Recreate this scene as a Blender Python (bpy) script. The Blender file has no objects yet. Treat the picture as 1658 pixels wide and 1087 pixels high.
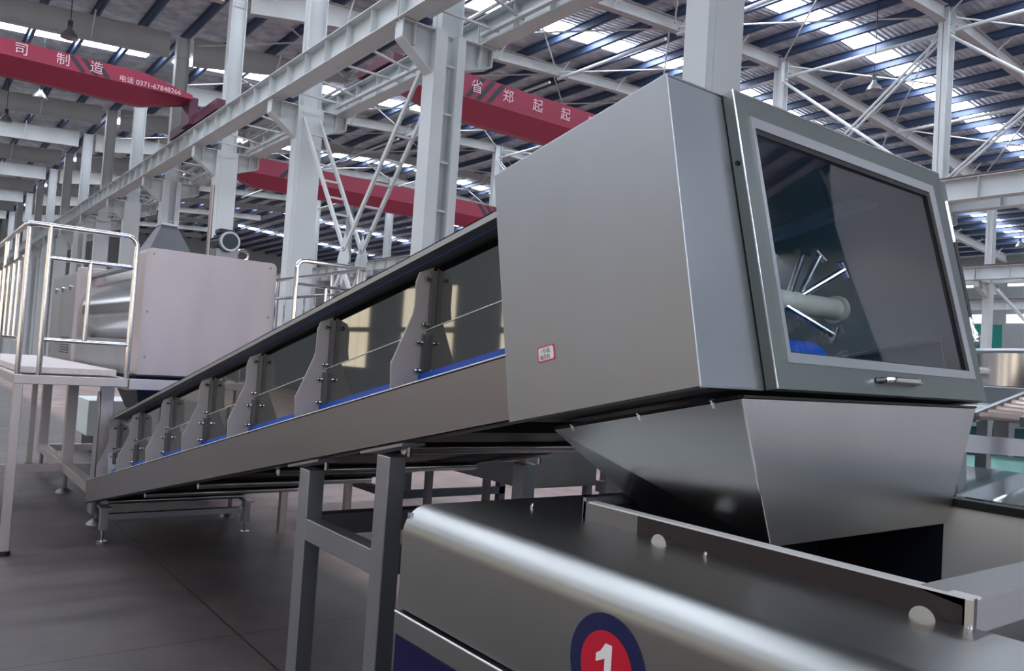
import bpy, bmesh, math, random
from mathutils import Vector, Matrix, Euler
random.seed(7)
S = bpy.context.scene
COL = S.collection

# ------------------------------------------------------------------ camera
FPX, PITCH, ROLL, YAW = 1315.18, 0.0381407, 0.0645547, 0.6467144
cf = Vector((math.sin(YAW)*math.cos(PITCH), math.cos(YAW)*math.cos(PITCH), math.sin(PITCH)))
cr = Vector((math.cos(YAW), -math.sin(YAW), 0.0)); cu = cr.cross(cf)
c_, s_ = math.cos(ROLL), math.sin(ROLL)
r2 = cr*c_ + cu*s_; u2 = cu*c_ - cr*s_
cam_d = bpy.data.cameras.new('camera'); cam = bpy.data.objects.new('camera', cam_d); COL.objects.link(cam)
m = Matrix((r2, u2, -cf)).transposed().to_4x4(); m.translation = Vector((0, 0, 1.6)); cam.matrix_world = m
cam_d.sensor_fit = 'HORIZONTAL'; cam_d.sensor_width = 36.0; cam_d.lens = FPX/1658*36.0
cam_d.clip_start = 0.05; cam_d.clip_end = 300
S.camera = cam

# ------------------------------------------------------------------ world, exposure, daylight
w = bpy.data.worlds.new('world'); S.world = w; w.use_nodes = True
wb = w.node_tree.nodes['Background']; wb.inputs[0].default_value = (0.72, 0.82, 1.0, 1); wb.inputs[1].default_value = 0.35
S.view_settings.view_transform = 'Standard'; S.view_settings.look = 'None'
S.view_settings.gamma = 1.0; S.view_settings.exposure = -0.22; S.view_settings.use_curve_mapping = False
S.cycles.use_denoising = True
S.cycles.max_bounces = 8; S.cycles.diffuse_bounces = 4; S.cycles.glossy_bounces = 5; S.cycles.transparent_max_bounces = 12
S.cycles.sample_clamp_indirect = 6.0
SKY_E = 24.0      # daylight through the translucent roof strips
WIN_E = 2.2       # daylight through the wall windows

# ------------------------------------------------------------------ materials
def lin(c): return tuple(((v/255)/12.92 if v/255 <= .04045 else ((v/255+.055)/1.055)**2.4) for v in c)+(1.0,)
MATS = {}
def mat(name, rgb, rough=.5, metal=0.0, noise=0.0, scale=4.0, stretch=(1, 1, 1), emit=None, rvar=0.0, bump=0.0, spec=.5, detail=4):
    if name in MATS: return MATS[name]
    M = bpy.data.materials.new(name); M.use_nodes = True; nt = M.node_tree; N = nt.nodes; L = nt.links
    b = N['Principled BSDF']; col = lin(rgb)
    b.inputs['Base Color'].default_value = col; b.inputs['Roughness'].default_value = rough; b.inputs['Metallic'].default_value = metal
    b.inputs['Specular IOR Level'].default_value = spec
    if noise or rvar or bump:
        tc = N.new('ShaderNodeTexCoord'); mp = N.new('ShaderNodeMapping'); mp.inputs['Scale'].default_value = stretch
        nz = N.new('ShaderNodeTexNoise'); nz.inputs['Scale'].default_value = scale; nz.inputs['Detail'].default_value = detail
        L.new(tc.outputs['Object'], mp.inputs[0]); L.new(mp.outputs[0], nz.inputs['Vector'])
        if noise:
            r = N.new('ShaderNodeMapRange'); r.clamp = False; r.inputs['From Min'].default_value = .25; r.inputs['From Max'].default_value = .75
            r.inputs['To Min'].default_value = 1-noise; r.inputs['To Max'].default_value = 1+noise
            L.new(nz.outputs['Fac'], r.inputs['Value'])
            v = N.new('ShaderNodeVectorMath'); v.operation = 'SCALE'; v.inputs[0].default_value = col[:3]
            L.new(r.outputs[0], v.inputs['Scale']); L.new(v.outputs[0], b.inputs['Base Color'])
        if rvar:
            r = N.new('ShaderNodeMapRange'); r.clamp = False; r.inputs['From Min'].default_value = .25; r.inputs['From Max'].default_value = .75
            r.inputs['To Min'].default_value = max(.02, rough-rvar); r.inputs['To Max'].default_value = rough+rvar
            L.new(nz.outputs['Fac'], r.inputs['Value']); L.new(r.outputs[0], b.inputs['Roughness'])
        if bump:
            bp = N.new('ShaderNodeBump'); bp.inputs['Strength'].default_value = bump; bp.inputs['Distance'].default_value = .01
            L.new(nz.outputs['Fac'], bp.inputs['Height']); L.new(bp.outputs[0], b.inputs['Normal'])
    if emit is not None:
        b.inputs['Emission Color'].default_value = lin(emit[0]); b.inputs['Emission Strength'].default_value = emit[1]
    MATS[name] = M; return M
STEEL = mat('brushed_steel', (158, 161, 166), .40, 1, .06, 3.0, (1, 1, .25), rvar=.04, detail=1)
HOODST = mat('hood_steel', (145, 148, 152), .42, 1, .06, 2.2, (2, 2, .7), rvar=.05, detail=1.5)
SHINY = mat('polished_steel', (205, 205, 205), .16, 1, .05, 6)
PANEL = mat('satin_panel_steel', (128, 130, 126), .03, 1, .08, 2.5, detail=1)
DSTEEL = mat('beam_steel', (130, 128, 129), .42, 1, .05, 4, (1, .3, 1), rvar=.05, detail=1)
WSTEEL = mat('warm_steel', (190, 182, 180), .45, 1, .10, 3, (2, 2, .4), rvar=.08)
CHROME = mat('chrome', (225, 223, 222), .12, 1)
PAINT = mat('white_grey_paint', (184, 189, 190), .5, 0, .05, 1.5)
PAINT2 = mat('grey_paint', (164, 166, 165), .55, 0, .06, 1.5)
RUST = mat('rusty_rail', (92, 72, 66), .7, 0, .2, 5)
PURL = mat('purlin_paint', (62, 78, 108), .5, 0, .1, 2)  # underlit look of bare purlins put into a dark blue colour
RED = mat('crane_red', (138, 38, 64), .45, 0, .08, 1.2)
BLACK = mat('black_rubber', (18, 18, 20), .5)
BLK_P = mat('dark_slate_paint', (34, 42, 52), .5)
BLUE = mat('belt_blue', (0, 76, 180), .45, 0, .08, 12)
NAVY = mat('navy_panel', (2, 4, 60), .55, spec=.25)
DNAVY = mat('dark_blue_lining', (8, 12, 28), .55)
STK_N = mat('sticker_navy', (8, 22, 72), .35)
STK_R = mat('sticker_red', (190, 10, 45), .35)
WHITE = mat('white_letter', (225, 225, 225), .5)
PALEPINK = mat('pink_letter', (222, 190, 200), .5)
TEAL = mat('teal_paint', (0, 122, 112), .4, 0, .05, 3)
TEALTOP = mat('pale_teal_paint', (150, 205, 196), .4)
DTEAL = mat('teal_board', (0, 84, 98), .5)
GUSS = mat('gusset_steel', (172, 165, 163), .55, .35, .06, 5, detail=1)
RIMM = mat('brown_grey_steel', (62, 55, 55), .5, .8, .06, 3, detail=1)  # dark tone stands in for the dark reflection on the near rim
DULL = mat('dull_steel', (62, 60, 60), .5, 1)
BEAD = mat('bright_edge_steel', (225, 225, 228), .5, .6)  # pale colour stands in for the highlight along sheet edges
PAPER = mat('label_paper', (225, 222, 220), .6)
MOTOR = mat('motor_grey', (62, 72, 80), .45, .3)
GREYT = mat('tank_grey', (205, 208, 212), .6, 0, .04, 1)
PLASTIC = mat('plastic_wrap', (120, 112, 104), .3, 0, .4, 6, bump=.6)
SKYM = mat('skylight_panel', (240, 245, 255), .5, emit=((236, 243, 255), SKY_E))
WINM = mat('window_daylight', (240, 240, 235), .5, emit=((255, 232, 200), WIN_E))
FILL_NEAR = mat('window_daylight_near', (240, 240, 240), .5, emit=((240, 244, 255), 4.5))
WINB = mat('window_daylight_cool', (240, 240, 235), .5, emit=((240, 246, 255), WIN_E*1.6))
LAMPG = mat('lamp_reflector', (150, 152, 155), .4, .6)
BRONZE = mat('worn_steel', (205, 200, 186), .45, .25)  # pale tone makes up for missing light inside the hood

def sheet_mat():
    M = bpy.data.materials.new('foil_roof_sheet'); M.use_nodes = True; nt = M.node_tree; N = nt.nodes; L = nt.links
    b = N['Principled BSDF']; b.inputs['Metallic'].default_value = .3; b.inputs['Roughness'].default_value = .45
    tc = N.new('ShaderNodeTexCoord'); wv = N.new('ShaderNodeTexWave'); wv.bands_direction = 'Y'; wv.inputs['Scale'].default_value = 1.6; wv.inputs['Distortion'].default_value = .6
    nz = N.new('ShaderNodeTexNoise'); nz.inputs['Scale'].default_value = 2.2; nz.inputs['Detail'].default_value = 6
    L.new(tc.outputs['Object'], wv.inputs[0]); L.new(tc.outputs['Object'], nz.inputs['Vector'])
    cr_ = N.new('ShaderNodeValToRGB'); cr_.color_ramp.elements[0].color = lin((146, 152, 164)); cr_.color_ramp.elements[1].color = lin((205, 210, 216))
    cr_.color_ramp.elements[0].position = .3; cr_.color_ramp.elements[1].position = .7
    L.new(nz.outputs['Fac'], cr_.inputs[0]); L.new(cr_.outputs[0], b.inputs['Base Color'])
    ad = N.new('ShaderNodeMath'); ad.operation = 'ADD'; L.new(wv.outputs['Fac'], ad.inputs[0]); L.new(nz.outputs['Fac'], ad.inputs[1])
    bp = N.new('ShaderNodeBump'); bp.inputs['Strength'].default_value = .5; bp.inputs['Distance'].default_value = .06
    L.new(ad.outputs[0], bp.inputs['Height']); L.new(bp.outputs[0], b.inputs['Normal'])
    return M
SHEET = sheet_mat()

def floor_mat():
    M = bpy.data.materials.new('concrete_floor'); M.use_nodes = True; nt = M.node_tree; N = nt.nodes; L = nt.links
    b = N['Principled BSDF']
    tc = N.new('ShaderNodeTexCoord'); nz = N.new('ShaderNodeTexNoise'); nz.inputs['Scale'].default_value = .9; nz.inputs['Detail'].default_value = 8; nz.inputs['Roughness'].default_value = .65
    L.new(tc.outputs['Object'], nz.inputs['Vector'])
    cr_ = N.new('ShaderNodeValToRGB'); cr_.color_ramp.elements[0].color = lin((58, 52, 53)); cr_.color_ramp.elements[1].color = lin((92, 84, 82))
    cr_.color_ramp.elements[0].position = .3; cr_.color_ramp.elements[1].position = .72
    L.new(nz.outputs['Fac'], cr_.inputs[0])
    # expansion joints every 4 m
    sx = N.new('ShaderNodeSeparateXYZ'); L.new(tc.outputs['Object'], sx.inputs[0])
    def joint(out, off):
        a = N.new('ShaderNodeMath'); a.operation = 'ADD'; a.inputs[1].default_value = off; L.new(out, a.inputs[0])
        f = N.new('ShaderNodeMath'); f.operation = 'PINGPONG'; f.inputs[1].default_value = 2.0; L.new(a.outputs[0], f.inputs[0])
        g = N.new('ShaderNodeMath'); g.operation = 'LESS_THAN'; g.inputs[1].default_value = .006; L.new(f.outputs[0], g.inputs[0]); return g
    j1 = joint(sx.outputs[0], 2.35); j2 = joint(sx.outputs[1], 3.45)
    mx = N.new('ShaderNodeMath'); mx.operation = 'MAXIMUM'; L.new(j1.outputs[0], mx.inputs[0]); L.new(j2.outputs[0], mx.inputs[1])
    mi = N.new('ShaderNodeMixRGB'); mi.inputs[2].default_value = lin((35, 30, 30)); L.new(mx.outputs[0], mi.inputs[0]); L.new(cr_.outputs[0], mi.inputs[1])
    zr = N.new('ShaderNodeMapRange'); zr.inputs['From Min'].default_value = 3.22; zr.inputs['From Max'].default_value = 3.5  # dark lane paints in the shade; paler floor outside adds bounce light
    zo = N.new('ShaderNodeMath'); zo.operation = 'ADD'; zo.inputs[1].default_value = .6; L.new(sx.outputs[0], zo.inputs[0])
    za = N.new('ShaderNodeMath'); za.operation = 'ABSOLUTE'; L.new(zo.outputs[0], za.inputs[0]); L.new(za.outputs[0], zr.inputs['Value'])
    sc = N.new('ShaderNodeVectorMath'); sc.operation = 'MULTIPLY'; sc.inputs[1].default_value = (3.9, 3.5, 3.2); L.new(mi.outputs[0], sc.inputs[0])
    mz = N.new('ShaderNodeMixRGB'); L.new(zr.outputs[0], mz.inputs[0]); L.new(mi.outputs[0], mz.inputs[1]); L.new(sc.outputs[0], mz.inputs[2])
    L.new(mz.outputs[0], b.inputs['Base Color'])
    nr = N.new('ShaderNodeTexNoise'); nr.inputs['Scale'].default_value = 2.5; nr.inputs['Detail'].default_value = 5; L.new(tc.outputs['Object'], nr.inputs['Vector'])
    r = N.new('ShaderNodeMapRange'); r.inputs['To Min'].default_value = .38; r.inputs['To Max'].default_value = .6; L.new(nr.outputs['Fac'], r.inputs['Value']); L.new(r.outputs[0], b.inputs['Roughness'])
    return M
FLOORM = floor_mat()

def glass_mat(name, tint, gloss, rough=.02):
    M = bpy.data.materials.new(name); M.use_nodes = True; nt = M.node_tree; N = nt.nodes; L = nt.links
    for n in list(N):
        if n.type == 'BSDF_PRINCIPLED': N.remove(n)
    t = N.new('ShaderNodeBsdfTransparent'); t.inputs[0].default_value = tint
    g = N.new('ShaderNodeBsdfGlossy'); g.inputs['Roughness'].default_value = rough
    fr = N.new('ShaderNodeFresnel'); fr.inputs['IOR'].default_value = 1.5
    a = N.new('ShaderNodeMath'); a.operation = 'MULTIPLY_ADD'; a.inputs[1].default_value = 1.0; a.inputs[2].default_value = gloss; L.new(fr.outputs[0], a.inputs[0]); a.use_clamp = True
    ge = N.new('ShaderNodeNewGeometry'); ib = N.new('ShaderNodeMath'); ib.operation = 'SUBTRACT'; ib.inputs[0].default_value = 1.0; L.new(ge.outputs['Backfacing'], ib.inputs[1])
    fa = N.new('ShaderNodeMath'); fa.operation = 'MULTIPLY'; L.new(a.outputs[0], fa.inputs[0]); L.new(ib.outputs[0], fa.inputs[1])
    mx = N.new('ShaderNodeMixShader'); L.new(fa.outputs[0], mx.inputs[0]); L.new(t.outputs[0], mx.inputs[1]); L.new(g.outputs[0], mx.inputs[2])
    L.new(mx.outputs[0], N['Material Output'].inputs[0]); return M
GLASS = glass_mat('door_glass', (.90, .94, .96, 1), .04)

# ------------------------------------------------------------------ mesh helpers
class MB:
    def __init__(s): s.v = []; s.f = []
    def add(s, vs, fs):
        k = len(s.v); s.v += [Vector(v) for v in vs]; s.f += [tuple(i+k for i in f) for f in fs]; return s
    def box(s, x0, x1, y0, y1, z0, z1):
        v = [(x0, y0, z0), (x1, y0, z0), (x1, y1, z0), (x0, y1, z0), (x0, y0, z1), (x1, y0, z1), (x1, y1, z1), (x0, y1, z1)]
        return s.add(v, [(0, 3, 2, 1), (4, 5, 6, 7), (0, 1, 5, 4), (1, 2, 6, 5), (2, 3, 7, 6), (3, 0, 4, 7)])
    def hull8(s, v):   # 4 bottom + 4 top, same order
        return s.add(v, [(0, 3, 2, 1), (4, 5, 6, 7), (0, 1, 5, 4), (1, 2, 6, 5), (2, 3, 7, 6), (3, 0, 4, 7)])
    def prism(s, pts, vec):
        n = len(pts); vec = Vector(vec); a = [Vector(p) for p in pts]
        return s.add(a+[p+vec for p in a], [tuple(range(n-1, -1, -1)), tuple(range(n, 2*n))]+[(i, (i+1) % n, n+(i+1) % n, n+i) for i in range(n)])
    def bar(s, p0, p1, w, h, up=(0, 0, 1)):   # rectangular bar
        p0 = Vector(p0); p1 = Vector(p1); d = (p1-p0).normalized(); up = Vector(up)
        a = d.cross(up)
        if a.length < 1e-3: a = d.cross(Vector((0, 1, 0)))
        a.normalize(); b = a.cross(d)
        a *= w/2; b *= h/2
        return s.add([p0-a-b, p0+a-b, p0+a+b, p0-a+b, p1-a-b, p1+a-b, p1+a+b, p1-a+b], [(0, 3, 2, 1), (4, 5, 6, 7), (0, 1, 5, 4), (1, 2, 6, 5), (2, 3, 7, 6), (3, 0, 4, 7)])
    def tube(s, pts, r, n=12, closed=False):
        pts = [Vector(p) for p in pts]; rings = []; N_ = len(pts); prev = None
        rr = r if isinstance(r, (list, tuple)) else [r]*N_
        for i, p in enumerate(pts):
            if closed: d = (pts[(i+1) % N_]-pts[i-1])
            else: d = (pts[min(i+1, N_-1)]-pts[max(i-1, 0)])
            d.normalize()
            if prev is None:
                a = d.cross(Vector((0, 0, 1)))
                if a.length < 1e-3: a = d.cross(Vector((0, 1, 0)))
            else:
                a = prev-d*prev.dot(d)
            a.normalize(); prev = a; b = d.cross(a)
            rings.append([p+(a*math.cos(2*math.pi*k/n)+b*math.sin(2*math.pi*k/n))*rr[i] for k in range(n)])
        vs = [v for r_ in rings for v in r_]; fs = []
        for i in range(N_ if closed else N_-1):
            j = (i+1) % N_
            for k in range(n): fs.append((i*n+k, i*n+(k+1) % n, j*n+(k+1) % n, j*n+k))
        if not closed: fs += [tuple(range(n-1, -1, -1)), tuple((N_-1)*n+k for k in range(n))]
        return s.add(vs, fs)
    def build(s, name, mt, parent=None, loc=None, bevel=0.0, smooth=True, seg=2):
        if parent is not None:
            base = Vector(WORLD.get(parent.name, (0, 0, 0))); o_loc = Vector((0, 0, 0))
        else:
            xs = [v.x for v in s.v]; ys = [v.y for v in s.v]; zs = [v.z for v in s.v]
            base = Vector(loc) if loc is not None else Vector(((min(xs)+max(xs))/2, (min(ys)+max(ys))/2, min(zs))); o_loc = base
        me = bpy.data.meshes.new(name); me.from_pydata([tuple(v-base) for v in s.v], [], s.f)
        bm = bmesh.new(); bm.from_mesh(me); bmesh.ops.recalc_face_normals(bm, faces=bm.faces)
        if bevel: bmesh.ops.bevel(bm, geom=list(bm.edges), offset=bevel, segments=seg, affect='EDGES', profile=.5, clamp_overlap=True)
        bm.to_mesh(me); bm.free()
        if smooth and not bevel:
            me.shade_smooth(); me.set_sharp_from_angle(angle=math.radians(32))
        me.materials.append(mt)
        o = bpy.data.objects.new(name, me); COL.objects.link(o); o.location = o_loc
        if parent is not None: o.parent = parent
        WORLD[o.name] = base
        return o
WORLD = {}
ORD = ['first', 'second', 'third', 'fourth', 'fifth', 'sixth', 'seventh', 'eighth', 'ninth', 'tenth', 'eleventh', 'twelfth', 'thirteenth', 'fourteenth', 'fifteenth', 'sixteenth', 'seventeenth', 'eighteenth', 'nineteenth', 'twentieth', 'twenty-first', 'twenty-second', 'twenty-third', 'twenty-fourth', 'twenty-fifth']
def empty(name, loc):
    o = bpy.data.objects.new(name, None); COL.objects.link(o); o.location = loc; o.empty_display_size = .1; WORLD[o.name] = Vector(loc); return o
def tag(o, label, cat, group=None):
    o['label'] = label; o['category'] = cat
    if group: o['group'] = group
    return o
def struct(o): o['kind'] = 'structure'; return o
def copy_tree(o, delta=None, parent=None):
    c = o.copy(); COL.objects.link(c)
    if parent is not None: c.parent = parent
    if delta is not None: c.location = o.location+Vector(delta)
    WORLD[c.name] = Vector(WORLD[o.name])+(Vector(delta) if delta is not None else Vector((0, 0, 0)))
    for ch in list(o.children): copy_tree(ch, None, c)
    return c
def arc(c, a, b, r, t0, t1, n=6):   # points on an arc in the plane of unit vectors a,b
    c = Vector(c); a = Vector(a); b = Vector(b)
    return [c+(a*math.cos(t0+(t1-t0)*i/n)+b*math.sin(t0+(t1-t0)*i/n))*r for i in range(n+1)]
def text(body, name, mt, parent, org, xdir, ydir, size, thick=.002, bold=0.0, align='CENTER'):
    cu_ = bpy.data.curves.new(name, 'FONT'); cu_.body = body; cu_.size = size; cu_.extrude = thick; cu_.align_x = align; cu_.align_y = 'CENTER'; cu_.offset = bold
    t = bpy.data.objects.new(name+'_tmp', cu_); COL.objects.link(t)
    bpy.context.view_layer.update()
    me = bpy.data.meshes.new_from_object(t.evaluated_get(bpy.context.evaluated_depsgraph_get()))
    bpy.data.objects.remove(t)
    x = Vector(xdir).normalized(); y = Vector(ydir).normalized(); z = x.cross(y)
    mm = Matrix((x, y, z)).transposed().to_4x4(); mm.translation = Vector(org)-Vector(WORLD[parent.name])
    me.transform(mm); me.materials.clear(); me.materials.append(mt)
    o = bpy.data.objects.new(name, me); COL.objects.link(o); o.parent = parent; WORLD[o.name] = Vector(WORLD[parent.name]); return o

# conveyor frame: u climbs towards the camera, w is square to the belt
BE = 0.2075462; CU = Vector((0, -math.cos(BE), math.sin(BE))); CN = Vector((0, math.sin(BE), math.cos(BE)))
def P(u, w_, x): return Vector((x, 7.72, 0.20))+CU*u+CN*w_
def cbox(mb, u0, u1, w0, w1, x0, x1):
    return mb.hull8([P(u0, w0, x0), P(u0, w0, x1), P(u1, w0, x1), P(u1, w0, x0), P(u0, w1, x0), P(u0, w1, x1), P(u1, w1, x1), P(u1, w1, x0)])
def zbot(y): return .20+math.tan(BE)*(7.72-y)    # underside of the side beam at y

# ================================================================== building
YN, YF, XL, XR = -26.0, 96.0, -11.2, 62.0
BAY = 6.0; Y0 = 12.2
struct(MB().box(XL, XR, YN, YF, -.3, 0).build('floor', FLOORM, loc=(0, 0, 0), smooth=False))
def zt(x):
    if x <= 25.5: return 12.6+.065*(x-7.3)
    return zt(25.5)-.065*(x-25.5)
# roof sheet (one folded sheet)
XE = [XL, 25.5, XR]
mb = MB(); pts = [(x, YN, zt(x)+.28) for x in XE]+[(x, YN, zt(x)+.32) for x in reversed(XE)]
mb.prism(pts, (0, YF-YN, 0)); struct(mb.build('ceiling', SHEET, loc=(0, 0, 0), smooth=False))
# walls
WALLM = mat('grey_wall_cladding', (146, 150, 152), .6, 0, .05, 2)
struct(MB().box(XL-.2, XL, YN, YF, 0, 11.8).build('wall_left', WALLM))
struct(MB().box(XR, XR+.2, YN, YF, 0, 12).build('wall_right', WALLM))
struct(MB().box(XL, XR, YF, YF+.2, 0, 14.2).build('wall_far', WALLM))
struct(MB().box(XL, XR, YN-.2, YN, 0, 14.2).build('wall_near', WALLM))
wn = 0
def window(x0, x1, y0, y1, z0, z1, mt):
    global wn; wn += 1
    struct(MB().box(x0, x1, y0, y1, z0, z1).build('window_%d' % wn, mt, smooth=False))
# roof daylight strips, cut into sheets along each slope
SKYY = [-20.3, -14.3, -8.3, 9.7, 15.7, 21.8, 33.9, 45.9, 57.9, 69.9, 81.9]
for y in SKYY:
    for (a, b) in (((-9.5, 7.0),) if y == -8.3 else ((-9.5, 7.0), (8.0, 25.4), (25.6, 41.6), (43.4, 60))):  # strip behind the camera added over the left bay only, for its light
        wn += 1; h = .47
        mb = MB(); mb.prism([(a, y-h, zt(a)+.25), (b, y-h, zt(b)+.25), (b, y-h, zt(b)+.265), (a, y-h, zt(a)+.265)], (0, 2*h, 0))
        struct(mb.build('window_%d' % wn, SKYM, smooth=False))
# wall windows: left wall (seen mirrored in the conveyor panels), right wall, added near wall and clerestory
for y in (-14, -8, -2, 4, 10, 16, 22, 28, 40, 52):
    for q in range(4):
        window(XL, XL+.03, y+q*.86, y+q*.86+.76, 1.2, 2.55, WINM); window(XL, XL+.03, y+q*.86, y+q*.86+.76, 2.75, 4.1, WINM)
for y in (2, 8, 14, 20, 26, 32, 38, 50):
    window(XR-.03, XR, y, y+4.6, 9.5, 10.3, WINB); window(XR-.03, XR, y, y+4.6, 6.9, 7.5, WINB)

for x in (-8, -2, 4, 10, 16, 22, 28, 34, 42, 50): window(x, x+4.6, YN, YN+.03, 3.0, 10.2, FILL_NEAR)  # unseen panes added behind the camera to brighten faces turned towards it
for y in range(-22, 90, 8): window(XL, XL+.03, y, y+6.5, 7.6, 10.2, WINB)  # unseen clerestory bands added to brighten the left bay
# ---- purlins (run the length of the hall)
zpx = [x for x in [-9.0+1.5*i for i in range(47)] if x < 61]
pp = None
def purl(x):
    mb = MB(); z = zt(x)
    mb.box(x-.012, x+.012, YN+.1, YF-.1, z-.02, z+.24); mb.box(x-.09, x+.012, YN+.1, YF-.1, z+.22, z+.24); mb.box(x-.012, x+.10, YN+.1, YF-.1, z-.02, z-.005)
    return mb.build('roof_purlin', PURL, smooth=False)
cl = [x for x in zpx if x < 7.3][::-1]; cm = [x for x in zpx if 7.3 <= x < 25.5]; cr2 = [x for x in zpx if x >= 25.5]
for x in zpx:
    if x < 7.3: lab, g = 'dark blue purlin, %s to the left of the main crane columns' % ORD[cl.index(x)], 'purlins over the left crane bay'
    elif x < 25.5: lab, g = 'dark blue purlin, %s to the right of the main crane columns' % ORD[cm.index(x)], 'purlins over the middle crane bay'
    else: lab, g = 'dark blue purlin on the falling slope, %s right of the ridge' % ORD[cr2.index(x)], 'purlins over the right bays'
    if pp is None: pp = purl(x); o = pp
    else:
        o = pp.copy(); COL.objects.link(o); o.location = pp.location+Vector((x-zpx[0], 0, zt(x)-zt(zpx[0])))
    tag(o, lab, 'roof beam', g)

# ---- rafters
def rafter(y, bot, lab, grp):
    xs = [p[0] for p in bot]; base = empty('roof_rafter', (xs[0], y, bot[0][1]))
    top = [(x, zt(x)-.02) for x in xs]
    web = MB().prism([(x, y-.007, z) for x, z in bot]+[(x, y-.007, z) for x, z in reversed(top)], (0, .014, 0))
    web.build('web', PAINT2, base, smooth=False)
    fl = MB(); ft = MB()
    for i in range(len(bot)-1):
        (x0, z0), (x1, z1) = bot[i], bot[i+1]
        fl.hull8([(x0, y-.13, z0-.016), (x1, y-.13, z1-.016), (x1, y+.13, z1-.016), (x0, y+.13, z0-.016), (x0, y-.13, z0), (x1, y-.13, z1), (x1, y+.13, z1), (x0, y+.13, z0)])
    (x0, z0), (x1, z1) = top[0], top[-1]
    for i in range(len(top)-1):
        (x0, z0), (x1, z1) = top[i], top[i+1]
        ft.hull8([(x0, y-.12, z0-.014), (x1, y-.12, z1-.014), (x1, y+.12, z1-.014), (x0, y+.12, z0-.014), (x0, y-.12, z0), (x1, y-.12, z1), (x1, y+.12, z1), (x0, y+.12, z0)])
    fl.build('lower_flange', PAINT2, base, smooth=False); ft.build('upper_flange', PAINT2, base, smooth=False)
    # knee stays that brace the lower flange to the purlins
    x = xs[0]+3
    while x < xs[-1]-1:
        zb = None
        for i in range(len(bot)-1):
            if bot[i][0] <= x <= bot[i+1][0]: zb = bot[i][1]+(bot[i+1][1]-bot[i][1])*(x-bot[i][0])/(bot[i+1][0]-bot[i][0])
        kb = MB(); kb.bar((x, y-.05, zb), (x, y-.62, zt(x)), .045, .045); kb.build('knee_stay', PAINT, base, smooth=False); x += 3
    return tag(base, lab, 'roof beam', grp)
ra = {}
K = list(range(-2, 14))
LR = [(-10.6, zt(-10.6)-.7), (6.9, zt(6.9)-.85)]
MR = [(7.7, 11.62), (13.5, zt(13.5)-.45), (22.5, zt(22.5)-.42), (25.3, zt(25.3)-.5)]
RR = [(25.7, zt(25.3)-.5), (28.5, zt(28.5)-.42), (37, zt(37)-.45), (42.8, zt(42.8)-.9)]
FR = [(43.4, zt(43.4)-.9), (49, zt(49)-.45), (60.5, zt(60.5)-.5)]
for nm, bt, lab in (('L', LR, 'pale grey steel rafter across the left crane bay'), ('M', MR, 'pale grey rafter rising from crane columns to ridge'),
                    ('R', RR, 'pale grey rafter falling right from the ridge'), ('F', FR, 'pale grey rafter over the farthest right bay')):
    first = None
    for k in K:
        if nm in 'RF' and k > 7: continue
        if first is None: first = o = rafter(Y0+BAY*k, bt, lab, lab.split(' ', 2)[2]+', all alike'); y_first = k
        else: o = copy_tree(first, (0, BAY*(k-y_first), 0))
        o['label'] = lab+', %s frame from the camera' % ORD[k+2]

# ---- main crane columns (row at x = 7.3) with brackets on both sides
def runway_bracket(mb, x0, x1, y, zt_, deep, deep2):
    # x0 at the column, x1 at the tip
    s = 1 if x1 > x0 else -1
    mb.prism([(x0, y-.012, zt_), (x1, y-.012, zt_), (x1, y-.012, zt_-deep2), (x0, y-.012, zt_-deep)], (0, .024, 0))
    mb.hull8([(x0, y-.15, zt_-.02), (x1, y-.15, zt_-.02), (x1, y+.15, zt_-.02), (x0, y+.15, zt_-.02), (x0, y-.15, zt_), (x1, y-.15, zt_), (x1, y+.15, zt_), (x0, y+.15, zt_)])
    mb.hull8([(x0, y-.13, zt_-deep-.018), (x1, y-.13, zt_-deep2-.018), (x1, y+.13, zt_-deep2-.018), (x0, y+.13, zt_-deep-.018), (x0, y-.13, zt_-deep), (x1, y-.13, zt_-deep2), (x1, y+.13, zt_-deep2), (x0, y+.13, zt_-deep)])
    mb.box(x1-.012, x1+.012, y-.13, y+.13, zt_-deep2, zt_); xm = x0+(x1-x0)*.6
    mb.box(xm-.01, xm+.01, y-.12, y+.12, zt_-deep2-.08, zt_)
ROWS = {7.3: (7.0, 7.62), 25.5: (25.3, 25.72), 43.1: (42.9, 43.3)}
def column(x, y, open_face, lab, grp, zb=7.33, wide=.31, brk=.85, up_top=None):
    b = empty('steel_column', (x, y, 0)); a0, a1 = x-wide, x+wide
    lo = MB()
    if open_face:
        lo.box(a0, a0+.24, y-.19, y+.19, 0, zb); lo.box(a1-.16, a1, y-.19, y+.19, 0, zb); lo.box(a0+.2, a1-.1, y+.02, y+.05, 0, zb)
    else:
        lo.box(a0, a1, y-.17, y+.17, 0, zb); lo.box(a0+.12, a0+.13, y-.175, y-.17, 0, zb)
    lo.build('shaft', PAINT, b, bevel=0, smooth=False)
    if open_face:
        bt = MB()
        for i in range(8): bt.box(a0+.2, a1-.1, y-.12, y-.09, .8+i*.85, .84+i*.85)
        bt.build('batten', PAINT, b, smooth=False)
    for s in (-1, 1):
        br = MB(); xx = a0 if s < 0 else a1
        runway_bracket(br, xx, xx+s*brk*.72, y, zb, .75 if s < 0 else .55, .3 if s < 0 else .33); br.build('bracket', PAINT, b, smooth=False)
    up = MB(); t = zt(x)-.1; u0, u1 = x-.2, x+.24
    up.box(u0, u0+.02, y-.16, y+.16, zb, t); up.box(u1-.02, u1, y-.16, y+.16, zb, t); up.box(u0, u1, y-.008, y+.008, zb, t)
    up.box(u0, u1, y-.16, y-.14, t-.75, t-.73)
    up.build('upper_column', PAINT, b, smooth=False)
    return tag(b, lab, 'column', grp)
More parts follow.
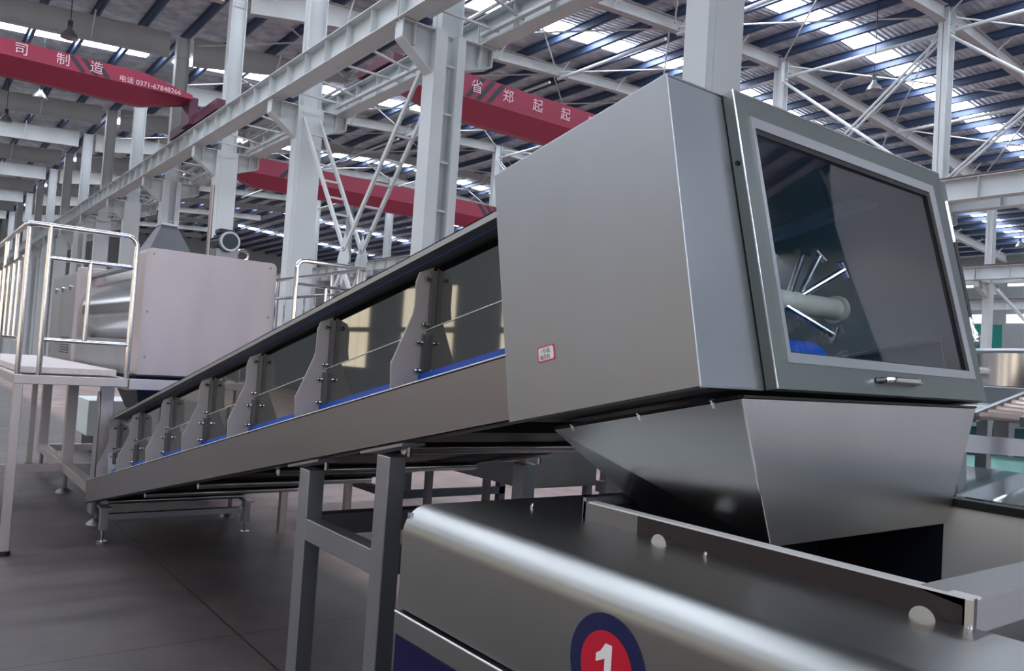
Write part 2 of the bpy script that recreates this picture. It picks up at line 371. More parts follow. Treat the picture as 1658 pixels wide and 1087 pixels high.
names = {-1: 'broad white steel column rising right behind the hood top', 0: 'white twin-strip crane column with a dark recess, left of the hood', 1: 'white flat-faced crane column behind the far platform railing',
         2: 'white crane column just behind the mixer motor', 3: 'white twin-strip column above the mixer funnel', 4: 'white crane column between railing and mixer funnel'}
for k in K:
    if k in names: column(7.3, Y0+BAY*k-.05, k in (0, 3), names[k], 'main crane columns')
    elif k > 4: column(7.3, Y0+BAY*k-.05, k % 3 == 0, 'distant white crane column behind the left railing, %s from the camera' % ORD[k+1], 'distant main crane columns')
    else: column(7.3, Y0+BAY*k-.05, False, 'white crane column behind the camera', 'crane columns out of the picture')
# main row runway girders, one per bay and side
def girder(x, y0, y1, zb, zt_, lab, grp, rail=True, mt=PAINT, stiff=1.0, fl=.17):
    b = empty('crane_runway_girder', (x, y0, zb))
    g = MB(); g.box(x-.008, x+.008, y0, y1, zb+.015, zt_-.015); g.box(x-fl, x+fl, y0, y1, zb, zb+.018); g.box(x-fl, x+fl, y0, y1, zt_-.018, zt_)
    g.build('beam', mt, b, smooth=False)
    n = int(round((y1-y0)/stiff))
    for i in range(n+1):
        y = y0+.03+(y1-y0-.06)*i/n
        s = MB(); s.box(x-fl+.03, x+fl-.03, y-.006, y+.006, zb+.018, zt_-.018); s.build('stiffener', mt, b, smooth=False)
    if rail:
        r = MB(); r.box(x-.035, x+.035, y0, y1, zt_+.07, zt_+.10); r.box(x-.012, x+.012, y0, y1, zt_+.02, zt_+.07); r.box(x-.06, x+.06, y0, y1, zt_, zt_+.02)
        r.build('rail', RUST, b, smooth=False)
    return tag(b, lab, 'crane beam', grp)
G0 = Y0-.05
for x, side in ((6.47, 'near'), (8.13, 'far')):
    first = None
    for k in range(-3, 13):
        lab = ('pale grey runway girder on the %s brackets, %s span from the camera' % (side, ORD[k+3]))
        if first is None: first = girder(x, G0+BAY*k+.01, G0+BAY*(k+1)-.01, 7.34, 7.86, lab, 'runway girders on the %s brackets of the main crane columns' % side); kf = k
        else: copy_tree(first, (0, BAY*(k-kf), 0))['label'] = lab
# horizontal brace angle frames between the twin girders
first = None
for k in range(-1, 10):
    if first is None:
        first = empty('girder_brace', (7.3, G0+BAY*k+3, 7.5)); y0 = G0+BAY*k
        mb = MB(); mb.bar((6.75, y0+.3, 7.42), (6.75, y0+5.7, 7.42), .09, .06); mb.build('side_angle', PAINT, first, smooth=False)
        mb = MB(); mb.bar((7.85, y0+.3, 7.42), (7.85, y0+5.7, 7.42), .09, .06); mb.build('side_angle', PAINT, first, smooth=False)
        for i in range(5):
            mb = MB(); mb.bar((6.6, y0+.6+i*1.2, 7.45), (8.0, y0+.6+i*1.2+(.5 if i % 2 else 0), 7.45), .05, .04); mb.build('cross_angle', PAINT, first, smooth=False)
        tag(first, 'light angle bracing between the twin runway girders, first bay from the camera', 'brace', 'bracing between the twin runway girders'); kf = k
    else: copy_tree(first, (0, BAY*(k-kf), 0))['label'] = 'light angle bracing between the twin runway girders, %s bay from the camera' % ORD[k+1]

# lattice cross brace between the first two main columns
def ladder(mb, p0, p1, gap, up):
    p0, p1 = Vector(p0), Vector(p1); d = (p1-p0).normalized(); a = d.cross(Vector(up)).normalized()*gap/2
    mb.bar(p0-a, p1-a, .07, .05); mb.bar(p0+a, p1+a, .07, .05)
    n = int((p1-p0).length/.62)
    for i in range(1, n):
        c = p0+(p1-p0)*i/n; mb.bar(c-a, c+a, .05, .04)
lb = empty('lattice_brace', (7.3, G0+3, 0)); ya, yb = G0+.25, G0+5.75; ym = G0+3.1
for name_, p0, p1 in (('lattice_arm', (7.3, ya, 7.0), (7.3, ym, 3.75)), ('lattice_arm', (7.3, yb, 7.0), (7.3, ym, 3.75)), ('lattice_arm', (7.3, ym, 3.35), (7.3, ya, .2)), ('lattice_arm', (7.3, ym, 3.35), (7.3, yb, .2))):
    mb = MB(); ladder(mb, p0, p1, .34, (0, 1, 0) if False else (0, 0, 1)) if False else None
    # the two chords lie one behind the other across the row
    P0, P1 = Vector(p0), Vector(p1)
    for dx in (-.2, .2): mb.bar(P0+Vector((dx, 0, 0)), P1+Vector((dx, 0, 0)), .05, .09)
    n = 8
    for i in range(1, n):
        c = P0+(P1-P0)*i/n; mb.bar(c+Vector((-.2, 0, 0)), c+Vector((.2, 0, 0)), .05, .04)
    mb.build(name_, PAINT, lb, smooth=False)
mb = MB()
for dx in (-.2, .2): mb.prism([(7.3+dx-.006, ym-.28, 3.55), (7.3+dx-.006, ym, 3.0), (7.3+dx-.006, ym+.28, 3.55), (7.3+dx-.006, ym, 4.1)], (.012, 0, 0))
mb.build('gusset_plate', PAINT, lb, smooth=False)
tag(lb, 'white V-shaped lattice brace between two crane columns above the conveyor', 'brace')

# ridge row and right row columns
rn = {0: 'white ridge column standing above the right end of the hood', 1: 'white ridge column just right of the broad column, behind the hood', 2: 'white ridge column seen left of the broad column over the conveyor rim'}
for k in range(-1, 9):
    if k in rn: column(25.5, Y0+BAY*k, False, rn[k], 'ridge row columns', wide=.26, brk=1.0)
    else: column(25.5, Y0+BAY*k, False, 'slim white ridge-row column, %s from the camera' % ORD[k+1], 'distant ridge row columns', wide=.26, brk=1.0)
for k in range(-1, 8):
    lab = 'white column under the second runway, above the round vat' if k == 1 else 'slim white column of the right row, %s from the camera' % ORD[k+1]
    column(43.6, Y0+BAY*k, False, lab, 'right row columns', wide=.24, brk=1.6)
for k in range(0, 6):
    b = empty('wall_column', (58, Y0+BAY*k-4, 0)); MB().box(57.7, 58.3, Y0+BAY*k-4.2, Y0+BAY*k-3.8, 0, 10.6).build('shaft', PAINT, b, smooth=False)
    MB().box(57.3, 58.7, Y0+BAY*k-4.25, Y0+BAY*k-3.75, 6.2, 6.5).build('bracket', PAINT, b, smooth=False)
    tag(b, 'grey-white column before the far right wall, %s from the camera' % ORD[k], 'column', 'columns along the right wall')
for x, lab in ((24.75, 'pale runway girder with rusty rail beside the ridge columns'), (26.3, 'pale runway girder beyond the ridge columns'),
               (42.25, 'lower-looking runway girder above the round vat'), (43.95, 'runway girder beyond the right row columns'), (57.3, 'runway girder along the far right wall')):
    first = None
    for k in range(-3, 9):
        if first is None: first = o = girder(x, Y0+BAY*k+.01, Y0+BAY*(k+1)-.01, 7.35, 8.0, lab, 'spans of the '+lab, stiff=1.5, fl=.2); kf = k
        else: o = copy_tree(first, (0, BAY*(k-kf), 0))
        o['label'] = lab+', %s span from the camera' % ORD[k+3]

# ---- roof tubes: ridge strut, X braces, tie tubes
def brace(pts, r, lab, grp=None, mt=PAINT):
    o = MB(); o.tube(pts, r, 8); return tag(o.build('bracing_tube', mt), lab, 'brace', grp)
def xbrace(p, q, r, lab, grp, dz=.04):   # crossing pair p0-p1, q0-q1
    b = empty('cross_brace', p[0]); MB().tube(p, r, 8).build('tube', PAINT, b); MB().tube(q, r, 8).build('tube', PAINT, b)
    return tag(b, lab, 'brace', grp)
for k in range(-2, 8):
    o_ = ORD[k+2]
    for x, z, nm in ((25.5, 12.95, 'along the ridge'), (13.5, 12.35, 'halfway up the middle slope'), (19.5, 12.75, 'high on the middle slope'), (33.5, 12.7, 'on the right slope')):
        brace([(x, Y0+BAY*k+.25, z), (x, Y0+BAY*(k+1)-.25, z)], .06, 'white tube strut %s, %s bay from the camera' % (nm, o_), 'tube struts '+nm)
for k in (-1, 0, 1, 2, 3, 4, 5, 6):
    ya, yb = Y0+BAY*k+.2, Y0+BAY*(k+1)-.2
    for x0, x1, nm in ((7.8, 13.4, 'low on the middle slope'), (13.6, 19.4, 'midway on the middle slope'), (19.6, 25.3, 'just left of the ridge'), (25.7, 33.3, 'just right of the ridge'), (33.7, 42, 'low on the right slope')):
        xbrace([(x0, ya, zt(x0)-.28), (x1, yb, zt(x1)-.28)], [(x0, yb, zt(x0)-.34), (x1, ya, zt(x1)-.34)], .03, 'thin white X brace under the roof %s, %s bay' % (nm, ORD[k+1]), 'roof X braces '+nm)
for k in (-1, 0, 3):
    ya, yb = Y0+BAY*k+.2, Y0+BAY*(k+1)-.2
    b = empty('cross_brace', (25.5, ya, 8.2))
    for q in (-1, 1):
        for (u0, u1) in ((ya, yb), (yb, ya)):
            MB().tube([(25.5+q*.12, u0, 12.75), (25.5+q*.12, u1, 8.2)], .045, 8).build('tube', PAINT, b)
    tag(b, 'double white X brace between ridge columns %s' % {-1: 'at the right frame edge', 0: 'above the hood door', 3: 'far behind the hood'}[k], 'brace', 'X braces of the ridge row')
for k in (1,):
    brace([(43.6, Y0+BAY*k-.4, 7.0), (43.6, Y0+BAY*(k-1)+.45, 1.0)], .09, 'white diagonal tube falling right from the column above the vat')

# ---- overhead cranes
def crane(y, x0, x1, zw0, zw1, lab, ta, tb):   # ta, tb: how far the end trucks reach to each side
    b = empty('overhead_crane', (x0, y, zw0-.4)); L_ = x1-x0
    sec = lambda f: [(0, zw1), (0, zw0), (.38, zw0-.42*f), (.62, zw0-.42*f), (1.0, zw0), (1.0, zw1)]
    st = [(x0+.2, 0.0, .3), (x0+1.5, 1, 1), (x1-1.5, 1, 1), (x1-.2, 0.0, .3)]
    mb = MB(); vs = []; fs = []
    for (x, f, h) in st:
        top = zw0+(zw1-zw0)*h
        vs += [(x, y+p[0], (top if p[1] == zw1 else (zw0-.42*f if p[1] < zw0-1e-6 or (p[0] in (.38, .62)) else zw0))) for p in sec(1)]
    n = 6
    for i in range(3):
        for k_ in range(n): fs.append((i*n+k_, i*n+(k_+1) % n, (i+1)*n+(k_+1) % n, (i+1)*n+k_))
    fs += [tuple(range(n)), tuple(range(3*n, 4*n))]
    mb.add(vs, fs); mb.build('girder', RED, b, smooth=False)
    for xx in (x0, x1):
        e = MB(); e.box(xx-.12, xx+.12, y-ta, y+1+tb, 7.99, 8.16 if ta < 1 else 8.28); si = 1 if xx == x0 else -1; e.box(min(xx, xx+si*.24), max(xx, xx+si*.24), y+.1, y+.9, 8.0, max(8.3, zw0+.1)); e.build('end_truck', mat('dark_crane_red', (84, 40, 58), .5), b, bevel=.01)
        for yy in (y-ta+.15, y+1+tb-.15):
            ww = MB(); ww.tube([(xx-.05, yy, 8.06), (xx+.05, yy, 8.06)], .1, 14); ww.build('wheel', BLK_P, b)
    return tag(b, lab, 'crane')
def stripes(b, y, x, z0, z1, n=3, w_=.16, gap=.2, slant=.5):
    for i in range(n):
        xa = x+i*(w_+gap)
        MB().prism([(xa, y-.006, z0+.02), (xa+w_, y-.006, z0+.02), (xa+w_+slant, y-.006, z1-.02), (xa+slant, y-.006, z1-.02)], (0, .004, 0)).build('stripe', BLK_P, b, smooth=False)
c1 = crane(24.3, -9.3, 6.47, 8.69, 9.11, 'red overhead crane at upper left with a phone number on its girder', 2.1, 1.6)
for ch, x in (('司', 2.0), ('制', 2.95), ('造', 3.75)):
    text(ch, 'letter', PALEPINK, c1, (x, 24.285, 8.9), (1, 0, 0), (0, 0, 1), .34)
text('电话 0371-67848266', 'phone_number', PALEPINK, c1, (5.13, 24.285, 8.79), (1, 0, 0), (0, 0, 1), .19)
stripes(c1, 24.3, 3.38, 8.69, 9.11, 3, .14, .16, -.32)
c2 = crane(15.8, 8.13, 24.75, 7.80, 8.37, 'red overhead crane with white characters, emerging from behind the hood', .35, .35)
for i, ch in enumerate('省郑起起重机有限公司'):
    text(ch, 'letter', PALEPINK, c2, (10.42+i*.92, 15.785, 8.10), (1, 0, 0), (0, 0, 1), .34)
text('电话 0371-67848266', 'phone_number', PALEPINK, c2, (9.1, 15.785, 7.9), (1, 0, 0), (0, 0, 1), .12)
stripes(c2, 15.8, 10.1, 7.80, 8.37, 3, .14, .16, .42)
c3 = crane(28.2, 8.13, 24.75, 7.80, 8.37, 'dark red overhead crane low behind the flat-faced column', .35, .35)
stripes(c3, 28.2, 10.4, 7.80, 8.37, 3, .2, .2, .5); stripes(c3, 28.2, 19.5, 7.80, 8.37, 3, .2, .2, -.5)
c4 = crane(9.2, 26.3, 41.5, 8.2, 8.8, 'red crane end truck resting on the right runway at the frame edge', .7, 1.6)
# crane hoist
h = empty('chain_hoist', (19.0, 28.5, 6.9)); MB().box(18.8, 19.2, 28.5, 28.9, 7.0, 7.3).build('hoist_body', RED, h, bevel=.03)
MB().tube([(19, 28.7, 7.3), (19, 28.7, 7.39)], .05, 8).build('trolley', BLK_P, h)
MB().tube([(19, 28.7, 7.0), (19, 28.7, 6.6)], .012, 6).build('hook_rope', BLK_P, h); MB().tube(arc((19, 28.7, 6.52), (1, 0, 0), (0, 0, 1), .07, -2.6, 1.6, 8), .018, 6).build('hook', BLK_P, h)
tag(h, 'small red hoist hanging under the dark red crane near the hood', 'hoist')

# ---- pendant lamps
def lamp(x, y, z, lab, grp=None):
    b = empty('pendant_lamp', (x, y, z)); mb = MB()
    prof = [(.06, .36), (.07, .30), (.10, .24), (.20, .12), (.25, 0)]
    n = 16; vs = []; fs = []
    for r, h_ in prof:
        vs += [(x+r*math.cos(2*math.pi*k/n), y+r*math.sin(2*math.pi*k/n), z+h_) for k in range(n)]
    for i in range(len(prof)-1):
        for k in range(n): fs.append((i*n+k, i*n+(k+1) % n, (i+1)*n+(k+1) % n, (i+1)*n+k))
    mb.add(vs, fs); mb.build('shade', LAMPG, b)
    MB().tube([(x, y, z+.34), (x, y, z+.52)], .07, 10).build('ballast', MOTOR, b)
    MB().tube([(x, y, z+.5), (x, y, zt(x)+.285)], .012, 6).build('cable', BLK_P, b)
    return tag(b, lab, 'lamp', grp)
lamp(3.42, 27.3, 10.5, 'conical pendant lamp over the red crane with the phone number')
lamp(3.49, 33.9, 10.2, 'conical pendant lamp just below the phone number crane at upper left')
lamp(3.0, 40.5, 10.6, 'small conical pendant lamp above the second daylight strip at left')
lamp(2.6, 49, 10.4, 'small conical pendant lamp nearest the left frame edge')
lamp(13.9, 24.1, 10.4, 'conical pendant lamp by the lattice brace under the roof')
lamp(23.9, 13.6, 11.0, 'white-topped pendant lamp above the hood door')
lamp(18, 30, 10.4, 'pendant lamp hanging far behind the middle bay crane')
lamp(51.8, 20.0, 10.5, 'pendant lamp at the right frame edge beyond the runway')

# ================================================================== inclined conveyor
CX0, CX1 = 1.384, 2.58
LEN = 6.75
cv = empty('inclined_conveyor', (1.98, 4.6, 0))
mb = MB(); cbox(mb, 0, 6.70, 0, .195, CX0, CX0+.012); cbox(mb, 0, 6.70, .183, .195, CX0, CX0+.05); cbox(mb, 0, 6.70, 0, .012, CX0, CX0+.05); sb_ = mb.build('side_beam', DSTEEL, cv, bevel=.004, seg=3)
MB().tube([P(.02, .193, CX0+.001), P(6.04, .193, CX0+.001)], .0028, 10).build('folded_edge', BEAD, sb_)
mb = MB(); cbox(mb, 0, 6.70, 0, .195, CX1-.012, CX1); cbox(mb, 0, 6.70, .183, .195, CX1-.05, CX1); cbox(mb, 0, 6.70, 0, .012, CX1-.05, CX1); mb.build('side_beam', DSTEEL, cv, bevel=.0015)
mb = MB(); cbox(mb, .05, 6.25, .17, .248, CX0+.108, CX1-.108); mb.build('belt', BLUE, cv, smooth=False)
mb = MB(); cbox(mb, .2, 6.4, .045, .055, CX0+.06, CX1-.06); mb.build('bottom_pan', DULL, cv, smooth=False)
ribY = [2.518, 3.342, 4.197, 4.988, 5.81, 6.65, 7.36]
def yu(y, w_=.195): return (7.72-y+CN.y*w_)/math.cos(BE)
def onp(y, dz, x):   # point above the side beam top at y
    return Vector((x, y, zbot(y)+.195/math.cos(BE)+dz))
for side in (0, 1):
    sx = (lambda v: v) if side == 0 else (lambda v: CX0+CX1-v)
    for y in ribY:
        mb = MB(); pr_ = [(1.386, 0), (1.380, .09), (1.392, .115), (1.455, .27), (1.460, .30), (1.460, .385), (1.472, .42), (1.530, .445), (1.530, .04), (1.50, .0)]
        mb.prism([onp(y, dz, sx(x)) for x, dz in pr_], (0, .006, 0)); g = mb.build('gusset', GUSS, cv, bevel=0, smooth=False)
        if side == 0:
            mb = MB(); mb.box(1.515, 1.535, y-.022, y-.004, onp(y, .20, 0).z, onp(y, .43, 0).z); mb.box(1.495, 1.515, y-.020, y-.004, onp(y, .03, 0).z, onp(y, .20, 0).z); mb.build('clamp_strip', DSTEEL, g, smooth=False)
            for (xx, dz) in ((1.522, .40), (1.522, .235), (1.503, .17), (1.503, .07)):
                z = onp(y, dz, 0).z
                bt = MB(); bt.tube([(xx-.035, y-.012, z), (xx+.012, y-.012, z)], .0045, 8); bt.tube([(xx-.030, y-.012, z), (xx-.022, y-.012, z)], .0085, 6); bt.tube([(xx+.004, y-.012, z), (xx+.012, y-.012, z)], .0085, 6); bt.build('bolt', SHINY, g)
    # guard panels, bay by bay
    ys = [1.86]+ribY+[7.66]
    for i in range(len(ys)-1):
        u1, u0 = yu(ys[i]), yu(ys[i+1]-.0005)
        mb = MB(); cbox(mb, u0, u1, .40, .665, sx(1.536), sx(1.539)); mb.build('upper_panel', PANEL, cv, smooth=False)
        mb = MB(); cbox(mb, u0, u1, .252, .405, sx(1.514), sx(1.518)); cbox(mb, u0, u1, .403, .407, sx(1.513), sx(1.538)); lp = mb.build('lower_panel', PANEL, cv, smooth=False)
        if side == 0: MB().tube([P(u0, .406, 1.5125), P(u1, .406, 1.5125)], .0022, 8).build('top_edge', BEAD, lp)
    mb = MB(); cbox(mb, .45, 6.6, .648, .672, sx(1.450), sx(1.454)); cbox(mb, .45, 6.6, .668, .672, sx(1.450), sx(1.545)); mb.build('top_rim', STEEL, cv, smooth=False)
    mb = MB(); cbox(mb, .44, .45, .20, .672, sx(1.46), sx(1.54)); mb.build('end_trim', STEEL, cv, smooth=False)
for u in (.6, 1.8, 3.0, 4.2, 5.35):
    q0, q1 = P(u, -.012, CX0+.05), P(u, -.012, CX1-.05); MB().tube([q0, q1], .022, 14).build('return_roller', SHINY, cv)
for u in (.25, 1.2, 2.4, 3.6, 4.75, 5.6):
    mb = MB(); cbox(mb, u, u+.05, .012, .045, CX0+.05, CX1-.05); mb.build('cross_member', DULL, cv, smooth=False)
# tall legs
def leg_post(x, y, w_=.09):
    zt_ = zbot(y)-.04
    return MB().box(x, x+w_*.75, y, y+w_, .06, zt_)
for x in (CX0, CX1-.07):
    for y in (3.15, 2.49):
        g = leg_post(x, y, .095 if y > 3 else .09).build('leg', STEEL, cv, bevel=.004)
        z = zbot(y+.04)
        mb = MB(); mb.hull8([(x-.01, y-.10, zbot(y-.10)-.012), (x+.08, y-.10, zbot(y-.10)-.012), (x+.08, y+.2, zbot(y+.2)-.012), (x-.01, y+.2, zbot(y+.2)-.012), (x-.01, y-.10, zbot(y-.10)-.002), (x+.08, y-.10, zbot(y-.10)-.002), (x+.08, y+.2, zbot(y+.2)-.002), (x-.01, y+.2, zbot(y+.2)-.002)])
        mb.build('mounting_plate', STEEL, g, smooth=False)
        bt = MB(); bt.tube([(x+.06, y-.035, zbot(y)-.035), (x+.06, y-.035, zbot(y)-.003)], .010, 6); bt.tube([(x+.06, y-.035, zbot(y)-.003), (x+.06, y-.035, zbot(y)+.02)], .006, 8); bt.build('bolt', SHINY, g)
        ft = MB(); ft.tube([(x+.035, y+.045, .0), (x+.035, y+.045, .012)], .05, 18); ft.tube([(x+.035, y+.045, .012), (x+.035, y+.045, .07)], .012, 10); ft.build('foot', SHINY, g)
for x in (CX0, CX1-.07): MB().box(x+.002, x+.068, 2.58, 3.15, .838, .925).build('cross_brace', STEEL, cv, bevel=.003)
for y in (3.16, 2.5): MB().box(CX0+.07, CX1-.07, y+.01, y+.075, .845, .935).build('cross_brace', DSTEEL, cv, bevel=.003)
# short tail legs
for x in (CX0, CX1-.06):
    g = MB().box(x, x+.055, 7.04, 7.12, .10, .275).build('leg', STEEL, cv, bevel=.003)
    MB().box(x-.01, x+.07, 7.0, 7.17, .272, .284).build('mounting_plate', STEEL, g, smooth=False)
    f = MB(); f.tube([(x+.028, 7.08, 0), (x+.028, 7.08, .012)], .04, 18); f.tube([(x+.028, 7.08, .012), (x+.028, 7.08, .11)], .011, 10); f.build('foot', SHINY, g)
MB().box(CX0+.055, CX1-.06, 7.055, 7.105, .175, .225).build('cross_brace', STEEL, cv, bevel=.003)
tag(cv, 'long inclined steel conveyor with blue belt rising to the hood', 'conveyor')

# ================================================================== discharge hood
hd = empty('discharge_hood', (2.05, 1.5, 1.45))
UF, UB, HX0, HX1, HT = 6.715, 6.035, 1.384, 2.755, .736
t_ = .003
mb = MB(); cbox(mb, UB, UF, 0, HT, HX0-.003, HX0); mb.build('side_panel', HOODST, hd, bevel=.001, smooth=False)
mb = MB(); cbox(mb, UB, UF, 0, HT, HX1, HX1+.003); mb.build('side_panel', HOODST, hd, smooth=False)
mb = MB(); cbox(mb, UB, UF, HT-.003, HT, HX0, HX1); mb.build('top_panel', HOODST, hd, smooth=False)
mb = MB(); cbox(mb, UB, UB+.003, .68, HT, HX0, HX1); mb.build('back_panel', HOODST, hd, smooth=False)
DX0, DX1 = 1.60, 2.665
mb = MB()
cbox(mb, UF-.003, UF, 0, HT, HX0, DX0+.035); cbox(mb, UF-.003, UF, 0, HT, DX1-.03, HX1); cbox(mb, UF-.003, UF, HT-.05, HT, DX0+.03, DX1-.03); cbox(mb, UF-.003, UF, 0, .04, DX0+.03, DX1-.03)
mb.build('front_panel', HOODST, hd, smooth=False)
mb = MB(); cbox(mb, UB+.02, UF-.03, 0, .02, HX0+.03, HX0+.16); cbox(mb, UB+.02, UF-.01, 0, .02, HX1-.14, HX1-.01); cbox(mb, UF-.10, UF-.01, 0, .02, HX0+.14, HX1-.14); mb.build('bottom_flange', DULL, hd, smooth=False)
# door: quad corners (x at top, x at bottom)
D0, D1 = UF+.003, UF+.034
def dq(mb, w0, w1, xa, xb, ua, ub, xat=None, xbt=None):
    xat = xa if xat is None else xat; xbt = xb if xbt is None else xbt
    return mb.hull8([P(ua, w0, xa), P(ua, w0, xb), P(ub, w0, xb), P(ub, w0, xa), P(ua, w1, xat), P(ua, w1, xbt), P(ub, w1, xbt), P(ub, w1, xat)])
def ring(mb, o, i, ua, ub):   # o,i = (w0,w1, xlb, xrb, xlt, xrt) outer / inner rectangle
    O_ = [(o[2], o[0]), (o[3], o[0]), (o[5], o[1]), (o[4], o[1])]; I_ = [(i[2], i[0]), (i[3], i[0]), (i[5], i[1]), (i[4], i[1])]
    for k in range(4):
        a, b_, c, d = O_[k], O_[(k+1) % 4], I_[(k+1) % 4], I_[k]
        q = [a, b_, c, d]
        mb.hull8([P(ua, p[1], p[0]) for p in q]+[P(ub, p[1], p[0]) for p in q])
DO = (-.002, .737, 1.613, 2.692, 1.585, 2.640)
DI = (.070, .672, 1.672, 2.628, 1.648, 2.566)
dm = MB(); ring(dm, DO, DI, D0, D1); door = dm.build('door', mat('door_steel', (130, 136, 134), .36, 1, .06, 3), hd, smooth=False)
mb = MB(); ring(mb, (.062, .680, 1.664, 2.637, 1.640, 2.575), (.086, .652, 1.678, 2.603, 1.654, 2.541), D1, D1+.004); mb.build('glazing_bead', mat('bright_bead', (205, 205, 208), .3, 1), door, smooth=False)
mb = MB(); ring(mb, (.086, .652, 1.678, 2.603, 1.654, 2.541), (.089, .638, 1.681, 2.588, 1.657, 2.526), D1-.006, D1+.001); mb.build('rubber_seal', BLACK, door, smooth=False)
mb = MB(); dq(mb, .075, .665, 1.672, 2.61, D1-.012, D1-.006, 1.65, 2.56); mb.build('window_pane', GLASS, door, smooth=False)
# pull handle
hp = [P(D1, .034, 2.055), P(D1+.022, .034, 2.065)]+[P(D1+.028, .034, 2.08+i*.02) for i in range(8)]+[P(D1+.022, .034, 2.245), P(D1, .034, 2.25)]
MB().tube(hp, .0085, 10).build('pull_handle', CHROME, door)
# stop screw on the door side
MB().tube([P(UF+.018, .552, 1.599), P(UF+.018, .552, 1.588)], .006, 10).build('screw_hole', BLACK, door)
# gas strut on the right side of the hood front
gs = empty('gas_strut', P(UF+.02, .4, 2.715)); 
gs.parent = hd; gs.location = Vector(WORLD[gs.name])-Vector(WORLD[hd.name])
MB().tube([P(UF+.012, .66, 2.706), P(UF+.012, .50, 2.715)], .0075, 10).build('rod', SHINY, gs)
MB().tube([P(UF+.012, .52, 2.714), P(UF+.012, .27, 2.727)], .010, 12).build('cylinder', BLACK, gs)
MB().tube([P(UF+.012, .27, 2.727), P(UF+.012, .235, 2.729), P(UF+.012, .215, 2.731), P(UF+.012, .19, 2.733), P(UF+.012, .18, 2.733)], [.010, .011, .019, .019, .008], 14).build('ball_end', CHROME, gs)
# chute below
CT = [P(6.045, -.020, 1.54), P(6.045, -.020, 2.715), P(6.700, -.020, 2.715), P(6.700, -.020, 1.54)]
yf = CT[2].y-.005
CBm = [Vector((1.672, 1.50, 1.205)), Vector((2.545, 1.50, 1.205)), Vector((2.545, yf, 1.216)), Vector((1.672, yf, 1.216))]
mb = MB()
for i in range(4):
    j = (i+1) % 4; n = (CT[j]-CT[i]).cross(CBm[i]-CT[i]).normalized()*.004
    q = [CT[i], CT[j], CBm[j], CBm[i]]; mb.add([*q, *[p+n for p in q]], [(0, 1, 2, 3), (7, 6, 5, 4), (0, 1, 5, 4), (1, 2, 6, 5), (2, 3, 7, 6), (3, 0, 4, 7)])
ch = mb.build('chute', mat('chute_steel', (165, 165, 165), .27, 1, .05, 2.5), hd, smooth=False)
mb = MB()
for i in range(4):
    j = (i+1) % 4; mb.bar(CT[i]+CN*.004, CT[j]+CN*.004, .016, .006, up=CN)
mb.build('chute_flange', DULL, ch, smooth=False)
for u in (6.12, 6.38, 6.62): MB().tube([P(u, -.03, 1.545), P(u, -.012, 1.535)], .006, 8).build('bolt', SHINY, ch)
# breaker shaft and belt drum seen through the window
sh = MB(); sy, sz = 1.52, 1.86; sh.tube([(1.50, sy, sz), (2.50, sy, sz)], .036, 20); sh.tube([(2.49, sy, sz), (2.51, sy, sz)], .047, 28); shf = sh.build('breaker_shaft', BRONZE, hd)
for x, tx, tz, ty in ((2.22, 2.22, .15, -.05), (2.27, 2.36, .165, -.02), (2.24, 2.44, .125, -.06), (2.10, 2.02, .14, .02), (2.16, 2.30, -.10, -.12), (1.9, 1.98, .12, -.1), (1.78, 1.75, .15, .0)):
    p0 = Vector((x, sy, sz)); p1 = Vector((tx, sy+ty, sz+tz)); dv = (p1-p0).normalized()
    pg = MB(); pg.tube([p0+dv*.02, p1], .010, 10); sdv = dv.cross(Vector((0, -1, .2))).normalized(); pg.tube([p1-sdv*.028, p1+sdv*.028], .010, 10); pg.build('breaker_peg', CHROME, shf)
db = MB(); db.tube([P(6.43, .13, 1.55), P(6.43, .13, 2.24)], .085, 28); db.build('drive_drum', BLUE, hd)
tag(hd, 'large stainless steel discharge hood with glazed door and chute', 'hood')
for a, b_ in (((UB, HT, HX0), (UF, HT, HX0)), ((UF, 0, HX0), (UF, HT, HX0)), ((UF, HT, HX0), (UF, HT, HX1)), ((UB, 0, HX0), (UB, HT, HX0)), ((UF, 0, HX0), (UF, 0, DX0))):
    MB().tube([P(*a), P(*b_)], .0032, 10).build('folded_edge', STEEL, hd)
MB().tube([CT[3], CBm[3]], .004, 10).build('folded_edge', SHINY, ch)
for a, b_ in (((D1, DO[0], DO[2]), (D1, DO[1], DO[4])), ((D1, DO[1], DO[4]), (D1, DO[1], DO[5]))): MB().tube([P(*a), P(*b_)], .0026, 10).build('folded_edge', SHINY, door)
# paper label stuck on the side
lb_ = empty('paper_label', P(6.213, .14, 1.379)); 
def lbl(u0, u1, w0, w1, x, r=.006):
    pts = []
    for cu_, cw_, a0 in ((u1-r, w1-r, 0), (u0+r, w1-r, math.pi/2), (u0+r, w0+r, math.pi), (u1-r, w0+r, 1.5*math.pi)):
        for i in range(5): a = a0+i*math.pi/8; pts.append(P(cu_+r*math.cos(a), cw_+r*math.sin(a), x))
    return pts
MB().prism(lbl(6.180, 6.250, .142, .185, 1.3806), (-.0006, 0, 0)).build('border', mat('label_red', (200, 40, 80), .5), lb_, smooth=False)
MB().prism(lbl(6.184, 6.246, .146, .181, 1.3798), (-.0004, 0, 0)).build('paper', PAPER, lb_, smooth=False)
INK = mat('pen_ink', (120, 140, 140), .6)
text('1号机', 'handwriting', INK, lb_, P(6.213, .170, 1.3790), tuple(CU), tuple(CN), .016, .0002)
text('输送机', 'handwriting', INK, lb_, P(6.210, .154, 1.3790), tuple(CU), tuple(CN), .014, .0002)
tag(lb_, 'small white paper label with red border stuck on the hood side', 'label')

